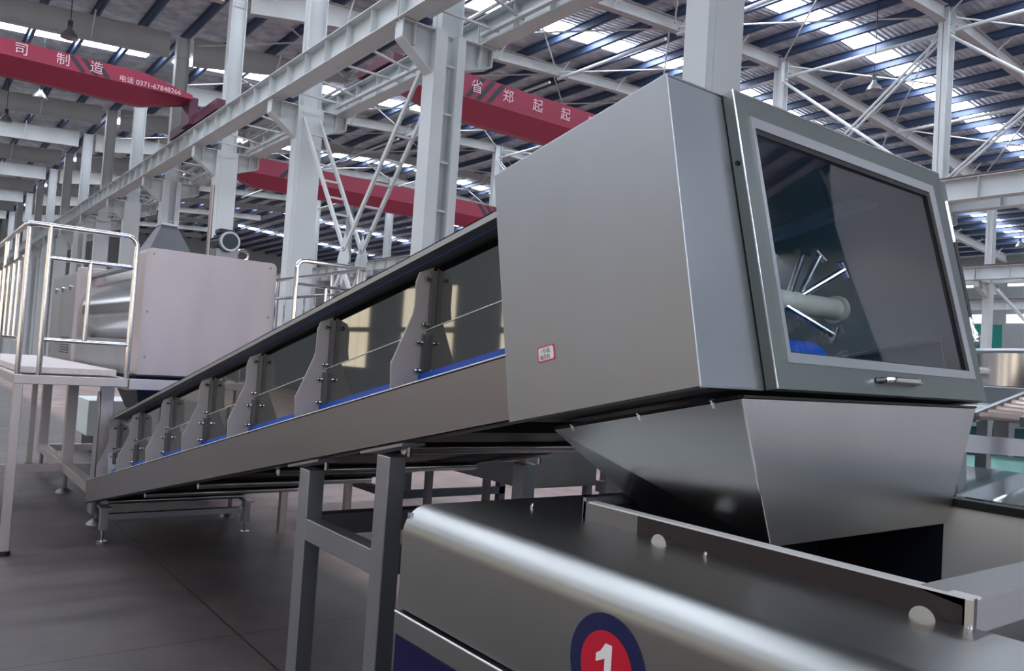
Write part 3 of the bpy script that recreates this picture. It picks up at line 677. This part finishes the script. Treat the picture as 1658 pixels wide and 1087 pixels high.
# ================================================================== machine in the foreground
mc = empty('forming_machine', (1.9, 1.1, 0))
MX, MY0, MY1, MZ = 1.13, -.45, 1.93, 1.205
RR_ = .075
prof = [(MX, .935), (MX, MZ-RR_)]+[(MX+RR_-RR_*math.cos(a), MZ-RR_+RR_*math.sin(a)) for a in [math.pi/2*i/10 for i in range(1, 11)]]+[(1.50, MZ), (1.50, MZ-.012), (MX+RR_, MZ-.012)]+[(MX+RR_-(RR_-.012)*math.cos(a), MZ-RR_+(RR_-.012)*math.sin(a)) for a in [math.pi/2*i/10 for i in range(10, -1, -1)]]+[(MX+.012, .935)]
cover = MB().prism([(x, MY0, z) for x, z in prof], (0, MY1-MY0, 0)).build('front_cover', mat('cover_steel', (148, 150, 149), .34, 1, .05, 1.6), mc)
lr = MB().box(MX-.012, MX+.4, MY0, MY1-.005, .868, .926).build('lower_rail', MATS['cover_steel'], mc, bevel=.003)
MB().tube([(MX-.010, MY0, .925), (MX-.010, MY1-.006, .925)], .0028, 10).build('folded_edge', BEAD, lr)
MB().box(MX-.008, MX+.4, MY0, MY1-.01, .02, .866).build('lower_panel', NAVY, mc, bevel=.003)
MB().box(MX+.012, 1.49, MY1-.012, MY1, .93, MZ-.02).build('end_plate', STEEL, mc, smooth=False)
MB().box(1.50, 2.9, MY1-.012, MY1, .03, MZ).build('end_plate', STEEL, mc, smooth=False)
# top deck left of the hopper
MB().box(1.50, 1.80, 1.62, MY1, MZ-.012, MZ).build('top_plate', STEEL, mc, smooth=False)
# hopper frame: upright rims
RX = 1.50
HY0, HY1 = .628, 1.60
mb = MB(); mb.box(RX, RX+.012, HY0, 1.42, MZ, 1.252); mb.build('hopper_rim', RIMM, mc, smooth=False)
mb = MB(); mb.box(RX-.002, RX+.028, HY0, 1.60, 1.250, 1.2545); mb.build('rim_cap', mat('rim_cap_steel', (225, 225, 225), .5, .5), mc, smooth=False)
mb = MB(); mb.box(RX, RX+.012, 1.42, 1.62, MZ, 1.252); mb.build('hopper_rim', DSTEEL, mc, smooth=False)
mb = MB(); mb.box(RX, 2.62, 1.61, 1.622, .75, 1.262); mb.build('hopper_rim', STEEL, mc, smooth=False)
mb = MB(); mb.prism([(RX, HY0-.0, 1.19), (RX, HY0, 1.252), (RX, HY0+.09, 1.257), (RX, HY0+.10, 1.247), (RX, HY0+.02, 1.235), (RX, HY0+.02, 1.19)], (1.2, 0, 0)); mb.build('hopper_cross_rim', mat('matte_rim_steel', (150, 150, 150), .5, .4), mc, bevel=.002)
mb = MB(); mb.box(RX-.001, RX+.011, HY0-.001, HY0+.014, MZ-.002, 1.254); mb.build('rim_corner', SHINY, mc, smooth=False)
# shaft stubs under the rim
for y in (1.32, .70): MB().tube([(RX-.03, y, MZ-.003), (RX+.08, y, MZ-.003)], .024, 20).build('shaft_stub', SHINY, mc)
# hopper interior
mb = MB(); mb.box(RX+.012, RX+.018, HY0+.02, 1.61, .55, MZ); mb.build('hopper_wall', DNAVY, mc, smooth=False)
mb = MB(); mb.box(RX+.02, 2.62, 1.19, 1.20, .55, 1.24) if False else mb.box(RX+.02, 2.60, 1.60, 1.609, .55, 1.24); mb.build('hopper_wall', DNAVY, mc, smooth=False)
mb = MB(); mb.box(2.60, 2.612, 1.185, 1.61, .55, 1.25); mb.build('hopper_wall', DNAVY, mc, smooth=False)
mb = MB(); mb.box(2.60, 2.612, -.2, 1.185, .55, 1.262); mb.build('hopper_back_panel', mat('cover_steel2', (215, 212, 206), .5, .25, .05, 2), mc, smooth=False)
mb = MB(); mb.box(2.590, 2.64, -.2, 1.186, 1.262, 1.287); mb.build('rubber_gasket', BLACK, mc, bevel=.002)
mb = MB(); mb.box(RX+.02, 2.60, HY0+.02, 1.6, .55, .56); mb.build('hopper_floor', DNAVY, mc, smooth=False)
mb = MB(); mb.prism([(RX+.0, HY0-.002, 1.19), (RX, HY0-.14, 1.165), (RX, HY0-.9, 1.12), (RX, HY0-.9, 1.11), (RX, HY0, 1.16)], (1.1, 0, 0)); mb.build('sloped_cover', DSTEEL, mc, smooth=False)
for y, z0 in ((1.05, .9), (.95, .88)): MB().bar((2.2, y, .56), (2.25, y+.03, z0+.12), .03, .03).build('hopper_paddle', STEEL, mc)
# bolts in the deck
for y in (1.80, 1.18, .62):
    bt = MB(); bt.tube([(1.47, y, MZ), (1.47, y, MZ+.006)], .0065, 6); bt.tube([(1.47, y, MZ+.006), (1.47, y, MZ+.011)], .0035, 8); bt.build('bolt', CHROME, mc)
# round number badge
def disc(mb, y, z, r, x0, x1, n=48): return mb.tube([(x0, y, z), (x1, y, z)], r, n)
BY, BZ = 1.128, 1.034
bd = disc(MB(), BY, BZ, .103, MX-.0005, MX-.002).build('number_badge', STK_N, mc)
disc(MB(), BY, BZ, .101, MX-.0018, MX-.0023).build('badge_ring', mat('badge_gold', (120, 120, 90), .5), bd) if False else None
disc(MB(), BY, BZ, .070, MX-.002, MX-.003).build('badge_centre', STK_R, bd)
one = [(.012, .047), (.012, -.050), (-.006, -.050), (-.006, .018), (-.030, .006), (-.030, .022), (-.018, .030), (-.006, .047)]
MB().prism([(MX-.0032, BY-a-.003, BZ+b_) for a, b_ in one], (-.0006, 0, 0)).build('number', WHITE, bd, smooth=False)
tag(mc, 'large rounded stainless machine in the foreground with round number 1 badge', 'machine')
# curved clear covers of the machine behind the gasket
cvx = empty('curved_clear_cover', (2.9, .9, 1.28)); mb = MB(); n = 12; vs = []; 
for i in range(n+1):
    a = math.pi*.5*i/n; x = 2.66+.55*math.sin(a)*.9; z = 1.29+.17*math.sin(a*1.0)*1.0 if False else 1.289+.055*math.sin(a)
    vs += [(x, -.3, z), (x, 1.7, z)]
fs = [(2*i, 2*i+1, 2*i+3, 2*i+2) for i in range(n)]
mb.add(vs, fs); mb.build('cover_sheet', mat('glossy_grey_sheet', (190, 196, 200), .08, .85), cvx)
MB().box(2.67, 3.1, -.3, 1.2, .02, 1.26).build('cover_body', STEEL, cvx, bevel=.01)
cvx.location = (2.9, .9, 1.28)
tag(cvx, 'glossy curved grey cover beyond the black gasket at lower right', 'machine cover')

# ================================================================== mixer and platform
PZ = 1.31; PXA, PYA = .70, 6.87
pf = empty('work_platform', (1.1, 8.5, 0))
def pbar(x0, x1, y0, y1, z0, z1, nm='frame_beam', m_=WSTEEL, bv=.003): return MB().box(x0, x1, y0, y1, z0, z1).build(nm, m_, pf, bevel=bv)
pbar(PXA, 1.465, PYA, PYA+.06, PZ-.065, PZ); pbar(PXA, PXA+.06, PYA+.06, 11.6, PZ-.065, PZ); pbar(PXA, 1.465, 11.6, 11.66, PZ-.065, PZ)
for y in (8.4, 10.0): pbar(PXA+.06, 1.465, y, y+.05, PZ-.065, PZ-.005)
for (x, y) in ((PXA, PYA), (PXA, 9.2), (PXA, 11.55), (1.38, 11.55)):
    g = MB().box(x, x+.06, y, y+.06, .03, PZ-.065).build('leg', WSTEEL, pf, bevel=.003)
    MB().tube([(x+.03, y+.03, 0), (x+.03, y+.03, .03)], .045, 16).build('foot', BLACK, g)
MB().box(PXA+.07, 1.46, PYA+.42, 11.55, PZ+.0, PZ+.05).build('deck', mat('deck_plate', (214, 206, 206), .5, .6, .1, 30), pf, bevel=.002)
# front guard
def rail(pts, nm, r=.019, n=12): return MB().tube(pts, r, n).build(nm, CHROME, pf)
yR = PYA+.03; zT = 2.425; xA = .755; xB = 1.455
top = arc((xB-.08, yR, zT-.08), (1, 0, 0), (0, 0, 1), .08, 0, math.pi/2, 6)
rail([(xB, yR, PZ), (xB, yR, zT-.08)]+top+[(xA+.02, yR, zT), (xA-.03, yR+.02, zT), (xA-.045, yR+.06, zT), (xA-.045, 11.5, zT)], 'top_rail', .02)
rail([(xA-.03, yR+.06, PZ), (xA-.03, yR+.06, zT)], 'post'); rail([(xA+.10, yR, PZ), (xA+.10, yR, zT)], 'post')
rail([(xA+.10, yR, 2.185), (xB, yR, 2.185)], 'mid_rail', .016); rail([(xA+.10, yR, 1.575), (xB, yR, 1.575)], 'mid_rail', .016)
rail([(1.14, yR, 1.575), (1.14, yR, 2.185)], 'baluster', .015)
for z in (2.185, 1.575): rail([(xA-.04, yR+.1, z), (xA-.04, 11.5, z)], 'mid_rail', .016)
y = 7.31; i = 0
while y < 11.4:
    if i % 4 == 3: rail([(xA-.04, y, PZ), (xA-.04, y, zT)], 'post', .017, 8)
    else: rail([(xA-.04, y, 1.575), (xA-.04, y, 2.185)], 'baluster', .011, 8)
    y += .35; i += 1
for yy in (yR+.7, yR+1.5): rail([(xA-.04, yy, 2.185), (xA-.04, yy, zT)], 'post', .014, 8)
tag(pf, 'steel work platform with chrome guard rail at the left edge', 'platform')
# far platform with its rails, beyond the mixer
fp = empty("far_platform", (3.1, 8.0, 0))
MB().box(2.78, 3.5, 6.9, 10.6, PZ-.06, PZ).build("deck", WSTEEL, fp, bevel=.003)
for (x, y) in ((2.8, 6.92), (3.42, 6.92), (2.8, 10.5), (3.42, 10.5)): MB().box(x, x+.06, y, y+.06, .0, PZ-.06).build("leg", WSTEEL, fp)
def frail(pts, nm, r=.02): return MB().tube(pts, r, 10).build(nm, CHROME, fp)
fx0, fx1, fy = 2.79, 3.45, 6.93
ft = arc((fx0+.07, fy, zT-.07), (-1, 0, 0), (0, 0, 1), .07, 0, math.pi/2, 6)
frail([(fx0, fy, PZ), (fx0, fy, zT-.07)]+ft+[(fx1, fy, zT), (fx1+.03, fy+.03, zT), (fx1+.03, 10.4, zT)], 'top_rail')
frail([(fx1+.03, fy+.05, PZ), (fx1+.03, fy+.05, zT)], 'post'); frail([(fx1-.06, fy, PZ), (fx1-.06, fy, zT)], 'post')
frail([(fx0, fy, 2.21), (fx1-.06, fy, 2.21)], 'mid_rail', .016); frail([(3.08, fy, 1.55), (3.08, fy, 2.21)], 'baluster', .015)
frail([(fx0, fy, 1.55), (fx1-.06, fy, 1.55)], 'mid_rail', .016)
frail([(fx1+.03, fy+.1, 2.21), (fx1+.03, 10.4, 2.21)], 'mid_rail', .016); frail([(fx1+.03, fy+.1, 1.57), (fx1+.03, 10.4, 1.57)], 'mid_rail', .016)
y = 7.25
while y < 10.4:
    frail([(fx1+.03, y, 1.57), (fx1+.03, y, 2.21)], 'baluster', .011); y += .28
for y in (7.7, 9.2, 10.4): frail([(fx1+.03, y, PZ), (fx1+.03, y, zT)], 'post', .016)
tag(fp, 'second steel platform with chrome guard rail right of the mixer plate', 'platform')

mx_ = empty('ribbon_mixer', (2.1, 9.2, 0))
def mbox(x0, x1, y0, y1, z0, z1, nm, m_=WSTEEL, bv=.004): return MB().box(x0, x1, y0, y1, z0, z1).build(nm, m_, mx_, bevel=bv)
# front plate with rounded corners
r = .05; X0_, X1_, Z0_, Z1_ = 1.595, 2.71, 1.335, 2.395; pts = [(X0_, 7.2, Z0_), (X1_, 7.2, Z0_)]
pts += [(X1_-r+r*math.cos(a), 7.2, Z1_-r+r*math.sin(a)) for a in [math.pi/2*i/6 for i in range(7)]]+[(X0_+r+r*math.cos(a), 7.2, Z1_-r+r*math.sin(a)) for a in [math.pi/2+math.pi/2*i/6 for i in range(7)]]
fpl = MB().prism(pts, (0, .30, 0)).build('end_housing', mat('warm_plate', (186, 176, 176), .55, .85, .07, 2.2, (2, 2, .6), detail=2), mx_, bevel=.003)
for x, z in ((X0_+.06, Z1_-.05), (X1_-.06, Z1_-.05), (X0_+.04, 1.86), (X1_-.05, 1.9), (X0_+.05, Z0_+.15)):
    MB().tube([(x, 7.2, z), (x, 7.192, z)], .009, 8).build('bolt', DSTEEL, fpl)
mbox(1.475, 2.74, 6.88, 6.94, 1.225, 1.31, 'front_beam'); mbox(1.475, 1.54, 6.94, 10.9, 1.215, 1.30, 'side_beam'); mbox(2.66, 2.73, 6.94, 10.9, 1.215, 1.30, 'side_beam')
mbox(1.62, 2.66, 7.5, 10.35, 1.31, 1.62, 'trough_base', STEEL); mbox(1.74, 2.54, 7.5, 10.35, 2.08, 2.30, 'trough_top', SHINY)
mbox(1.70, 2.62, 7.5, 10.4, 2.30, 2.34, 'lid', STEEL)
MB().tube([(2.03, 7.5, 1.93), (2.03, 10.35, 1.93)], .40, 48).build('drum_trough', SHINY, mx_)
MB().tube([(2.25, 7.5, 1.93), (2.25, 10.35, 1.93)], .40, 40).build('drum_trough', SHINY, mx_)
MB().box(1.60, 2.70, 10.35, 10.5, 1.31, 2.42).build('rear_end_plate', mat('warm_plate', (186, 176, 176), .55, .85), mx_, bevel=.02)
mbox(1.62, 2.2, 10.55, 12.4, 1.31, 2.38, 'control_cabinet', STEEL, .01)
for i in range(7): mbox(1.612, 1.62, 10.8, 11.4, 1.42+i*.03, 1.432+i*.03, 'vent_slot', BLK_P, 0)
for y in (10.95, 11.5, 12.0): MB().tube([(1.60, y, 2.2), (1.62, y, 2.2)], .03, 10).build('indicator', SHINY, mx_)
# funnel on the lid
cb = [(1.72, 7.85, 2.34), (2.20, 7.85, 2.34), (2.20, 8.5, 2.34), (1.72, 8.5, 2.34)]; ct = [(1.90, 8.05, 2.72), (2.03, 8.05, 2.72), (2.03, 8.25, 2.72), (1.90, 8.25, 2.72)]
MB().hull8(cb+ct).build('inlet_funnel', STEEL, mx_, smooth=False)
MB().box(1.89, 2.04, 8.04, 8.26, 2.715, 2.735).build('funnel_collar', STEEL, mx_)
# motor
m0 = Vector((2.42, 7.72, 2.60))
mo = MB().tube([m0+Vector((.0, -.02, 0)), m0+Vector((0, .30, 0))], .085, 28).build('motor', MOTOR, mx_)
MB().tube([m0+Vector((0, -.05, 0)), m0+Vector((0, 0, 0))], .093, 28).build('fan_cowl', mat('cowl_grey', (150, 156, 160), .3, .6), mo)
MB().tube([m0+Vector((0, -.056, 0)), m0+Vector((0, -.045, 0))], .074, 24).build('fan_grille', BLK_P, mo)
for i in range(14):
    a = 2*math.pi*i/14; d = Vector((math.cos(a), 0, math.sin(a)))
    MB().bar(m0+d*.088+Vector((0, .02, 0)), m0+d*.088+Vector((0, .28, 0)), .006, .02, up=d).build('cooling_fin', MOTOR, mo, smooth=False)
MB().box(m0.x-.075, m0.x+.075, m0.y+.05, m0.y+.2, m0.z+.08, m0.z+.125).build('terminal_box', BLK_P, mo, bevel=.01)
MB().box(m0.x-.1, m0.x+.1, m0.y+.02, m0.y+.26, 2.34, m0.z-.07).build('motor_base', DSTEEL, mo)
MB().tube(arc((2.60, 7.85, 2.50), (1, 0, 0), (0, 0, 1), .055, 0, 2*math.pi, 20)[:-1], .014, 8, closed=True).build('lifting_ring', CHROME, mx_)
MB().tube([(2.60, 7.85, 2.34), (2.60, 7.85, 2.45)], .016, 8).build('ring_stem', CHROME, mx_)
MB().tube([(2.26, 7.8, 2.34), (2.26, 7.8, 3.12)], .02, 10).build('vent_pipe', mat('pipe_steel', (150, 140, 138), .4, 1), mx_)
# supports
for y in (7.75, 9.45, 11.2):
    for x in (1.45, 2.6):
        g = mbox(x, x+.10, y, y+.10, .21, 1.22, 'support_leg')
        f = MB(); f.tube([(x+.05, y+.05, 0), (x+.05, y+.05, .02), (x+.05, y+.05, .05)], [.085, .075, .03], 20); f.tube([(x+.05, y+.05, .05), (x+.05, y+.05, .21)], .02, 10); f.build('foot', DSTEEL, g)
for x in (1.455, 2.605): mbox(x, x+.09, 7.85, 11.2, .22, .31, 'base_beam')
for y in (7.76, 9.46, 11.21): mbox(1.55, 2.6, y, y+.08, .22, .30, 'base_cross_beam')
mbox(.8, 1.45, 9.46, 9.54, .22, .30, 'base_cross_beam')
# curved gusset guard plate near the conveyor tail
gp = [(1.436, 7.72, .10), (1.436, 7.9, .10), (1.436, 7.9, 1.0), (1.436, 7.84, 1.16), (1.436, 7.76, 1.12), (1.436, 7.72, .95)]
MB().prism(gp, (.006, 0, 0)).build('guard_plate', STEEL, mx_, smooth=False)
# discharge spout under the mixer, feeding the conveyor
MB().hull8([(1.72, 7.6, 1.0), (2.35, 7.6, 1.0), (2.35, 8.1, 1.0), (1.72, 8.1, 1.0), (1.66, 7.5, 1.31), (2.5, 7.5, 1.31), (2.5, 8.6, 1.31), (1.66, 8.6, 1.31)]).build('discharge_spout', BLK_P, mx_)
tag(mx_, 'ribbon mixer with tall end plate, drum, funnel and motor behind the platform', 'mixer')

# ================================================================== things standing beyond the conveyor
def simple(name, parts, lab, cat, grp=None):
    xs = [p[1][0] for p in parts if len(p[1]) == 6]; ys = [p[1][2] for p in parts if len(p[1]) == 6]
    b = empty(name, (xs[0], ys[0], 0))
    for nm, c, m_, bv in parts: MB().box(*c).build(nm, m_, b, bevel=bv)
    return tag(b, lab, cat, grp)
# wrapped pallet goods under the mixer
b = empty('wrapped_bundle', (2.3, 10.2, 0)); 
mb = MB(); rr_ = random.Random(3)
for i in range(5):
    x0 = 2.95+rr_.uniform(-.08, .1); z0 = .62+i*.12; mb.box(x0-.15, x0+1.0, 10.85+rr_.uniform(-.1, .1), 11.95, z0, z0+.11)
mb.build('wrapped_sheets', PLASTIC, b, bevel=.03); MB().box(2.8, 4.0, 10.75, 12.0, .5, .62).build('pallet_deck', mat('black_plastic', (25, 25, 28), .4), b, bevel=.01)
for x in (2.85, 3.4, 3.9): MB().box(x, x+.09, 10.85, 11.95, 0, .5).build('pallet_block', BLK_P, b)
tag(b, 'plastic-wrapped bundle on a dark pallet under the mixer', 'bundle')
simple('crate', [('crate_body', (2.2, 3.1, 12.6, 13.6, .25, .75), mat('pale_crate', (196, 204, 204), .5), .01), ('runner', (2.3, 3.0, 12.7, 13.5, 0, .25), BLK_P, 0)], 'pale low crate seen between the mixer legs', 'crate')
# machines seen between the conveyor legs
def lowmachine(x0, x1, y0, y1, z0, z1, m_, lab, leg=.05, extra=None):
    b = empty('steel_table', (x0, y0, 0)); MB().box(x0, x1, y0, y1, z0, z1).build('body', m_, b, bevel=.01)
    for x in (x0+.02, x1-.02-leg):
        for y in (y0+.02, y1-.02-leg):
            g = MB().box(x, x+leg, y, y+leg, .06, z0).build('leg', DSTEEL, b); MB().tube([(x+leg/2, y+leg/2, 0), (x+leg/2, y+leg/2, .06)], .018, 10).build('foot', SHINY, g)
    return tag(b, lab, 'machine')
lowmachine(3.35, 4.0, 4.2, 5.5, .80, 1.06, DSTEEL, 'steel box machine on short legs seen under the conveyor beam')
b = empty('roller_stand', (4.6, 5.0, 0)); MB().tube([(4.2, 4.4, 1.1), (5.6, 4.4, 1.1)], .06, 18).build('roller', STEEL, b); MB().box(4.2, 5.6, 4.35, 4.42, .72, .80).build('side_beam', DSTEEL, b)
for x in (4.25, 4.9, 5.5): MB().box(x, x+.07, 4.36, 4.43, 0, 1.0).build('leg', DSTEEL, b)
tag(b, 'dark roller frame with upright legs seen under the conveyor', 'machine')
b = empty('teal_cabinet', (4.9, 3.6, 0))
MB().box(4.55, 5.6, 3.55, 4.2, .75, 1.16).build('body', TEAL, b, bevel=.01); MB().box(5.62, 6.5, 3.55, 4.2, .75, 1.16).build('body', TEAL, b, bevel=.01)
for x in (4.6, 5.5, 6.4): MB().box(x, x+.06, 3.6, 3.66, 0, .75).build('leg', BLK_P, b)
tag(b, 'dark teal cabinet seen left of the chute under the conveyor', 'cabinet')
b = empty('low_stand', (3.6, 7.5, 0))
for x, y in ((3.6, 6.4), (4.8, 6.4), (3.6, 8.2), (4.8, 8.2)): MB().box(x, x+.07, y, y+.07, 0, .85).build('leg', BLK_P, b)
MB().box(3.6, 4.87, 6.4, 6.46, .35, .42).build('brace', BLK_P, b); MB().box(3.6, 3.66, 6.4, 8.27, .35, .42).build('brace', BLK_P, b); MB().box(3.58, 4.9, 6.38, 8.3, .85, .93).build('top', DSTEEL, b)
tag(b, 'dark low steel frame standing on the floor behind the leg pair', 'frame')

# ---- right side, beyond the hood
# round vat on a stand
b = empty('round_vat', (4.6, 1.6, 0)); vc = (4.95, 1.55)
n = 40; mb = MB(); mb.tube([(vc[0], vc[1], 1.66), (vc[0], vc[1], 1.835)], .62, n); mb.build('vat_body', SHINY, b)
MB().tube([(vc[0]+.63*math.cos(2*math.pi*i/n), vc[1]+.63*math.sin(2*math.pi*i/n), 1.835) for i in range(n)], .012, 8, closed=True).build('vat_rim', STEEL, b)
MB().box(4.2, 5.8, 1.0, 2.25, 1.57, 1.655).build('stand_frame', STEEL, b, bevel=.005)
for x, y in ((5.0, 1.95), (5.7, 1.02), (5.0, 1.02), (5.7, 1.95)): MB().box(x, x+.08, y, y+.08, 0, 1.57).build('stand_leg', STEEL, b)
MB().tube([(4.45, 2.0, 1.72), (4.33, 2.08, 1.72)], .035, 14).build('valve', CHROME, b)
MB().tube([(4.78, .96, 1.80), (4.765, .93, 1.74), (4.76, .93, 1.66)], .006, 6).build('hose', BLACK, b)
tag(b, 'round polished steel vat on a stand at the right edge', 'vat')
# teal hanging board with characters, on the far right
sg = empty('teal_sign', (46, 20, 0)); 
SGX, SGY = 46.0, 20.0
MB().box(SGX, SGX+.08, 18.45, 21.2, 1.6, 5.45).build('board', TEAL, sg, bevel=.01)
for y in (18.6, 21.0): MB().box(SGX+.02, SGX+.1, y, y+.08, 0, 1.6).build('post', PAINT, sg)
text('细', 'letter', WHITE, sg, (SGX-.02, 19.62, 3.0), (0, -1, 0), (0, 0, 1), 1.0); text('石', 'letter', WHITE, sg, (SGX-.02, 18.78, 3.0), (0, -1, 0), (0, 0, 1), 1.0); text('一', 'letter', WHITE, sg, (SGX-.02, 19.75, 4.75), (0, -1, 0), (0, 0, 1), .9)
tag(sg, 'teal sign board with white characters behind the column at right', 'sign')
# roller conveyor sloping up to the right
b = empty('roller_conveyor', (3.6, 1.6, 0))
A0, A1, B0, B1 = Vector((3.143, 1.345, 1.524)), Vector((3.936, 1.415, 1.646)), Vector((3.13, 1.176, 1.521)), Vector((3.872, 1.213, 1.631))
MB().bar(A0, A1, .02, .035).build('side_rail', STEEL, b); MB().bar(B0, B1, .02, .035).build('side_rail', STEEL, b)
for i in range(9):
    t = (i+.5)/9; MB().tube([A0.lerp(A1, t), B0.lerp(B1, t)], .014, 10).build('roller', mat('roller_pink_steel', (205, 185, 175), .3, .9), b)
for p in (A0.lerp(A1, .15), A0.lerp(A1, .9), B0.lerp(B1, .15), B0.lerp(B1, .9)): MB().bar((p.x, p.y, 0), (p.x, p.y, p.z-.02), .04, .04).build('leg', STEEL, b)
tag(b, 'short roller conveyor sloping up to the right below the vat', 'conveyor')
b = empty('blue_machine', (6.5, 2.6, 0)); MB().box(6.4, 7.8, 2.2, 3.0, 1.30, 1.50).build('body', mat('mid_blue', (20, 80, 140), .4), b, bevel=.01); MB().tube([(6.4, 2.6, 1.62), (8.0, 2.3, 1.62)], .07, 16).build('pipe', SHINY, b)
MB().box(6.6, 7.7, 2.3, 2.9, 0, 1.30).build('base', GREYT, b); MB().box(6.42, 7.82, 2.18, 3.02, 1.5, 1.53).build('top_plate', WHITE, b)
tag(b, 'blue machine with white pipe under the vat stand', 'machine')
b = empty('frame_table', (3.0, 1.2, 0))
MB().bar((2.98, 1.36, 1.435), (4.6, .95, 1.375), .06, .062).build('front_beam', STEEL, b); MB().box(3.0, 3.07, 1.33, 1.40, 0, 1.56).build('leg', STEEL, b); MB().box(4.56, 4.61, .88, .94, 0, 1.36).build('leg', STEEL, b)
tag(b, 'steel frame with post just right of the chute', 'frame')
b = empty('teal_machine', (3.6, 1.4, 0))
MB().hull8([(3.22, 1.32, 1.0), (4.7, .95, 1.0), (4.9, 1.75, 1.0), (3.42, 2.12, 1.0), (3.22, 1.32, 1.315), (4.7, .95, 1.285), (4.9, 1.75, 1.285), (3.42, 2.12, 1.315)]).build('body', TEAL, b, bevel=.004)
MB().hull8([(3.20, 1.31, 1.316), (4.7, .94, 1.286), (4.9, 1.76, 1.286), (3.40, 2.13, 1.316), (3.20, 1.31, 1.322), (4.7, .94, 1.292), (4.9, 1.76, 1.292), (3.40, 2.13, 1.322)]).build('top_plate', TEALTOP, b, bevel=0)
MB().box(3.5, 4.6, 1.3, 1.8, 0, 1.0).build('base', BLK_P, b)
MB().tube([(3.25, 1.30, 1.30), (3.42, 1.22, 1.288)], .018, 10).build('spigot', SHINY, b)
tag(b, 'teal machine with pale top behind the clear cover', 'machine')
b = empty('teal_box', (5.3, 2.2, 0)); MB().box(5.2, 6.2, 2.1, 2.9, .9, 1.42).build('body', DTEAL, b, bevel=.01); MB().box(5.18, 6.22, 2.08, 2.92, 1.42, 1.45).build('lid', TEALTOP, b); MB().box(5.3, 6.1, 2.2, 2.8, 0, .9).build('base', BLK_P, b)
tag(b, 'dark teal box with pale lid below the roller conveyor', 'machine')
o = MB().tube([(5.45, 2.3, 1.45), (5.45, 2.3, 1.53)], .022, 12).build('white_bottle', WHITE); tag(o, 'tiny white bottle standing on the dark teal box', 'bottle')
o = MB().box(5.66, 5.76, 2.2, 2.3, 1.45, 1.53).build('red_box', STK_R, bevel=.005); tag(o, 'tiny bright red box standing on the dark teal box', 'box')

# ---- behind the camera, seen mirrored in the door window
b = empty('teal_notice_board', (9, -4.5, 0))
MB().box(9.0, 9.08, -7.0, -2.08, 2.2, 6.0).build('board', DTEAL, b, bevel=.01)
for y in (-2.2, -6.9): MB().box(9.08, 9.18, y, y+.1, 0, 6.0).build('post', PAINT, b)
for j, ln in enumerate(('严禁拆除移动设备。', '安全生产的防护装置', '以及操作现场。', '操作前检查设备', '注意安全', '以及')): text(ln, 'lettering', WHITE, b, (8.985, -3.1-.25*(j % 2), 3.30+j*.32), (0, -1, 0), (0, 0, 1), .19)
tag(b, 'teal notice board mirrored in the glass of the hood door', 'sign')
b = empty('storage_tank', (9.0, -.68, 0)); vs = []; fs = []; n = 64; prof = [(1.33, .4), (1.33, 4.3), (1.30, 4.9), (1.2, 5.4), (1.02, 5.9), (.7, 6.3), (.2, 6.5)]
for r, z in prof: vs += [(9.0+r*math.cos(2*math.pi*k/n), -.68+r*math.sin(2*math.pi*k/n), z) for k in range(n)]
for i in range(len(prof)-1):
    for k in range(n): fs.append((i*n+k, i*n+(k+1) % n, (i+1)*n+(k+1) % n, (i+1)*n+k))
fs += [tuple(range(n)), tuple((len(prof)-1)*n+k for k in range(n))]
MB().add(vs, fs).build('tank_shell', GREYT, b)
for a in (0.8, 2.4, 3.9, 5.5): MB().box(9+math.cos(a)*1.1-.06, 9+math.cos(a)*1.1+.06, -.68+math.sin(a)*1.1-.06, -.68+math.sin(a)*1.1+.06, 0, .45).build('leg', PAINT, b)
tag(b, 'pale grey domed tank mirrored in the right half of the door glass', 'tank')
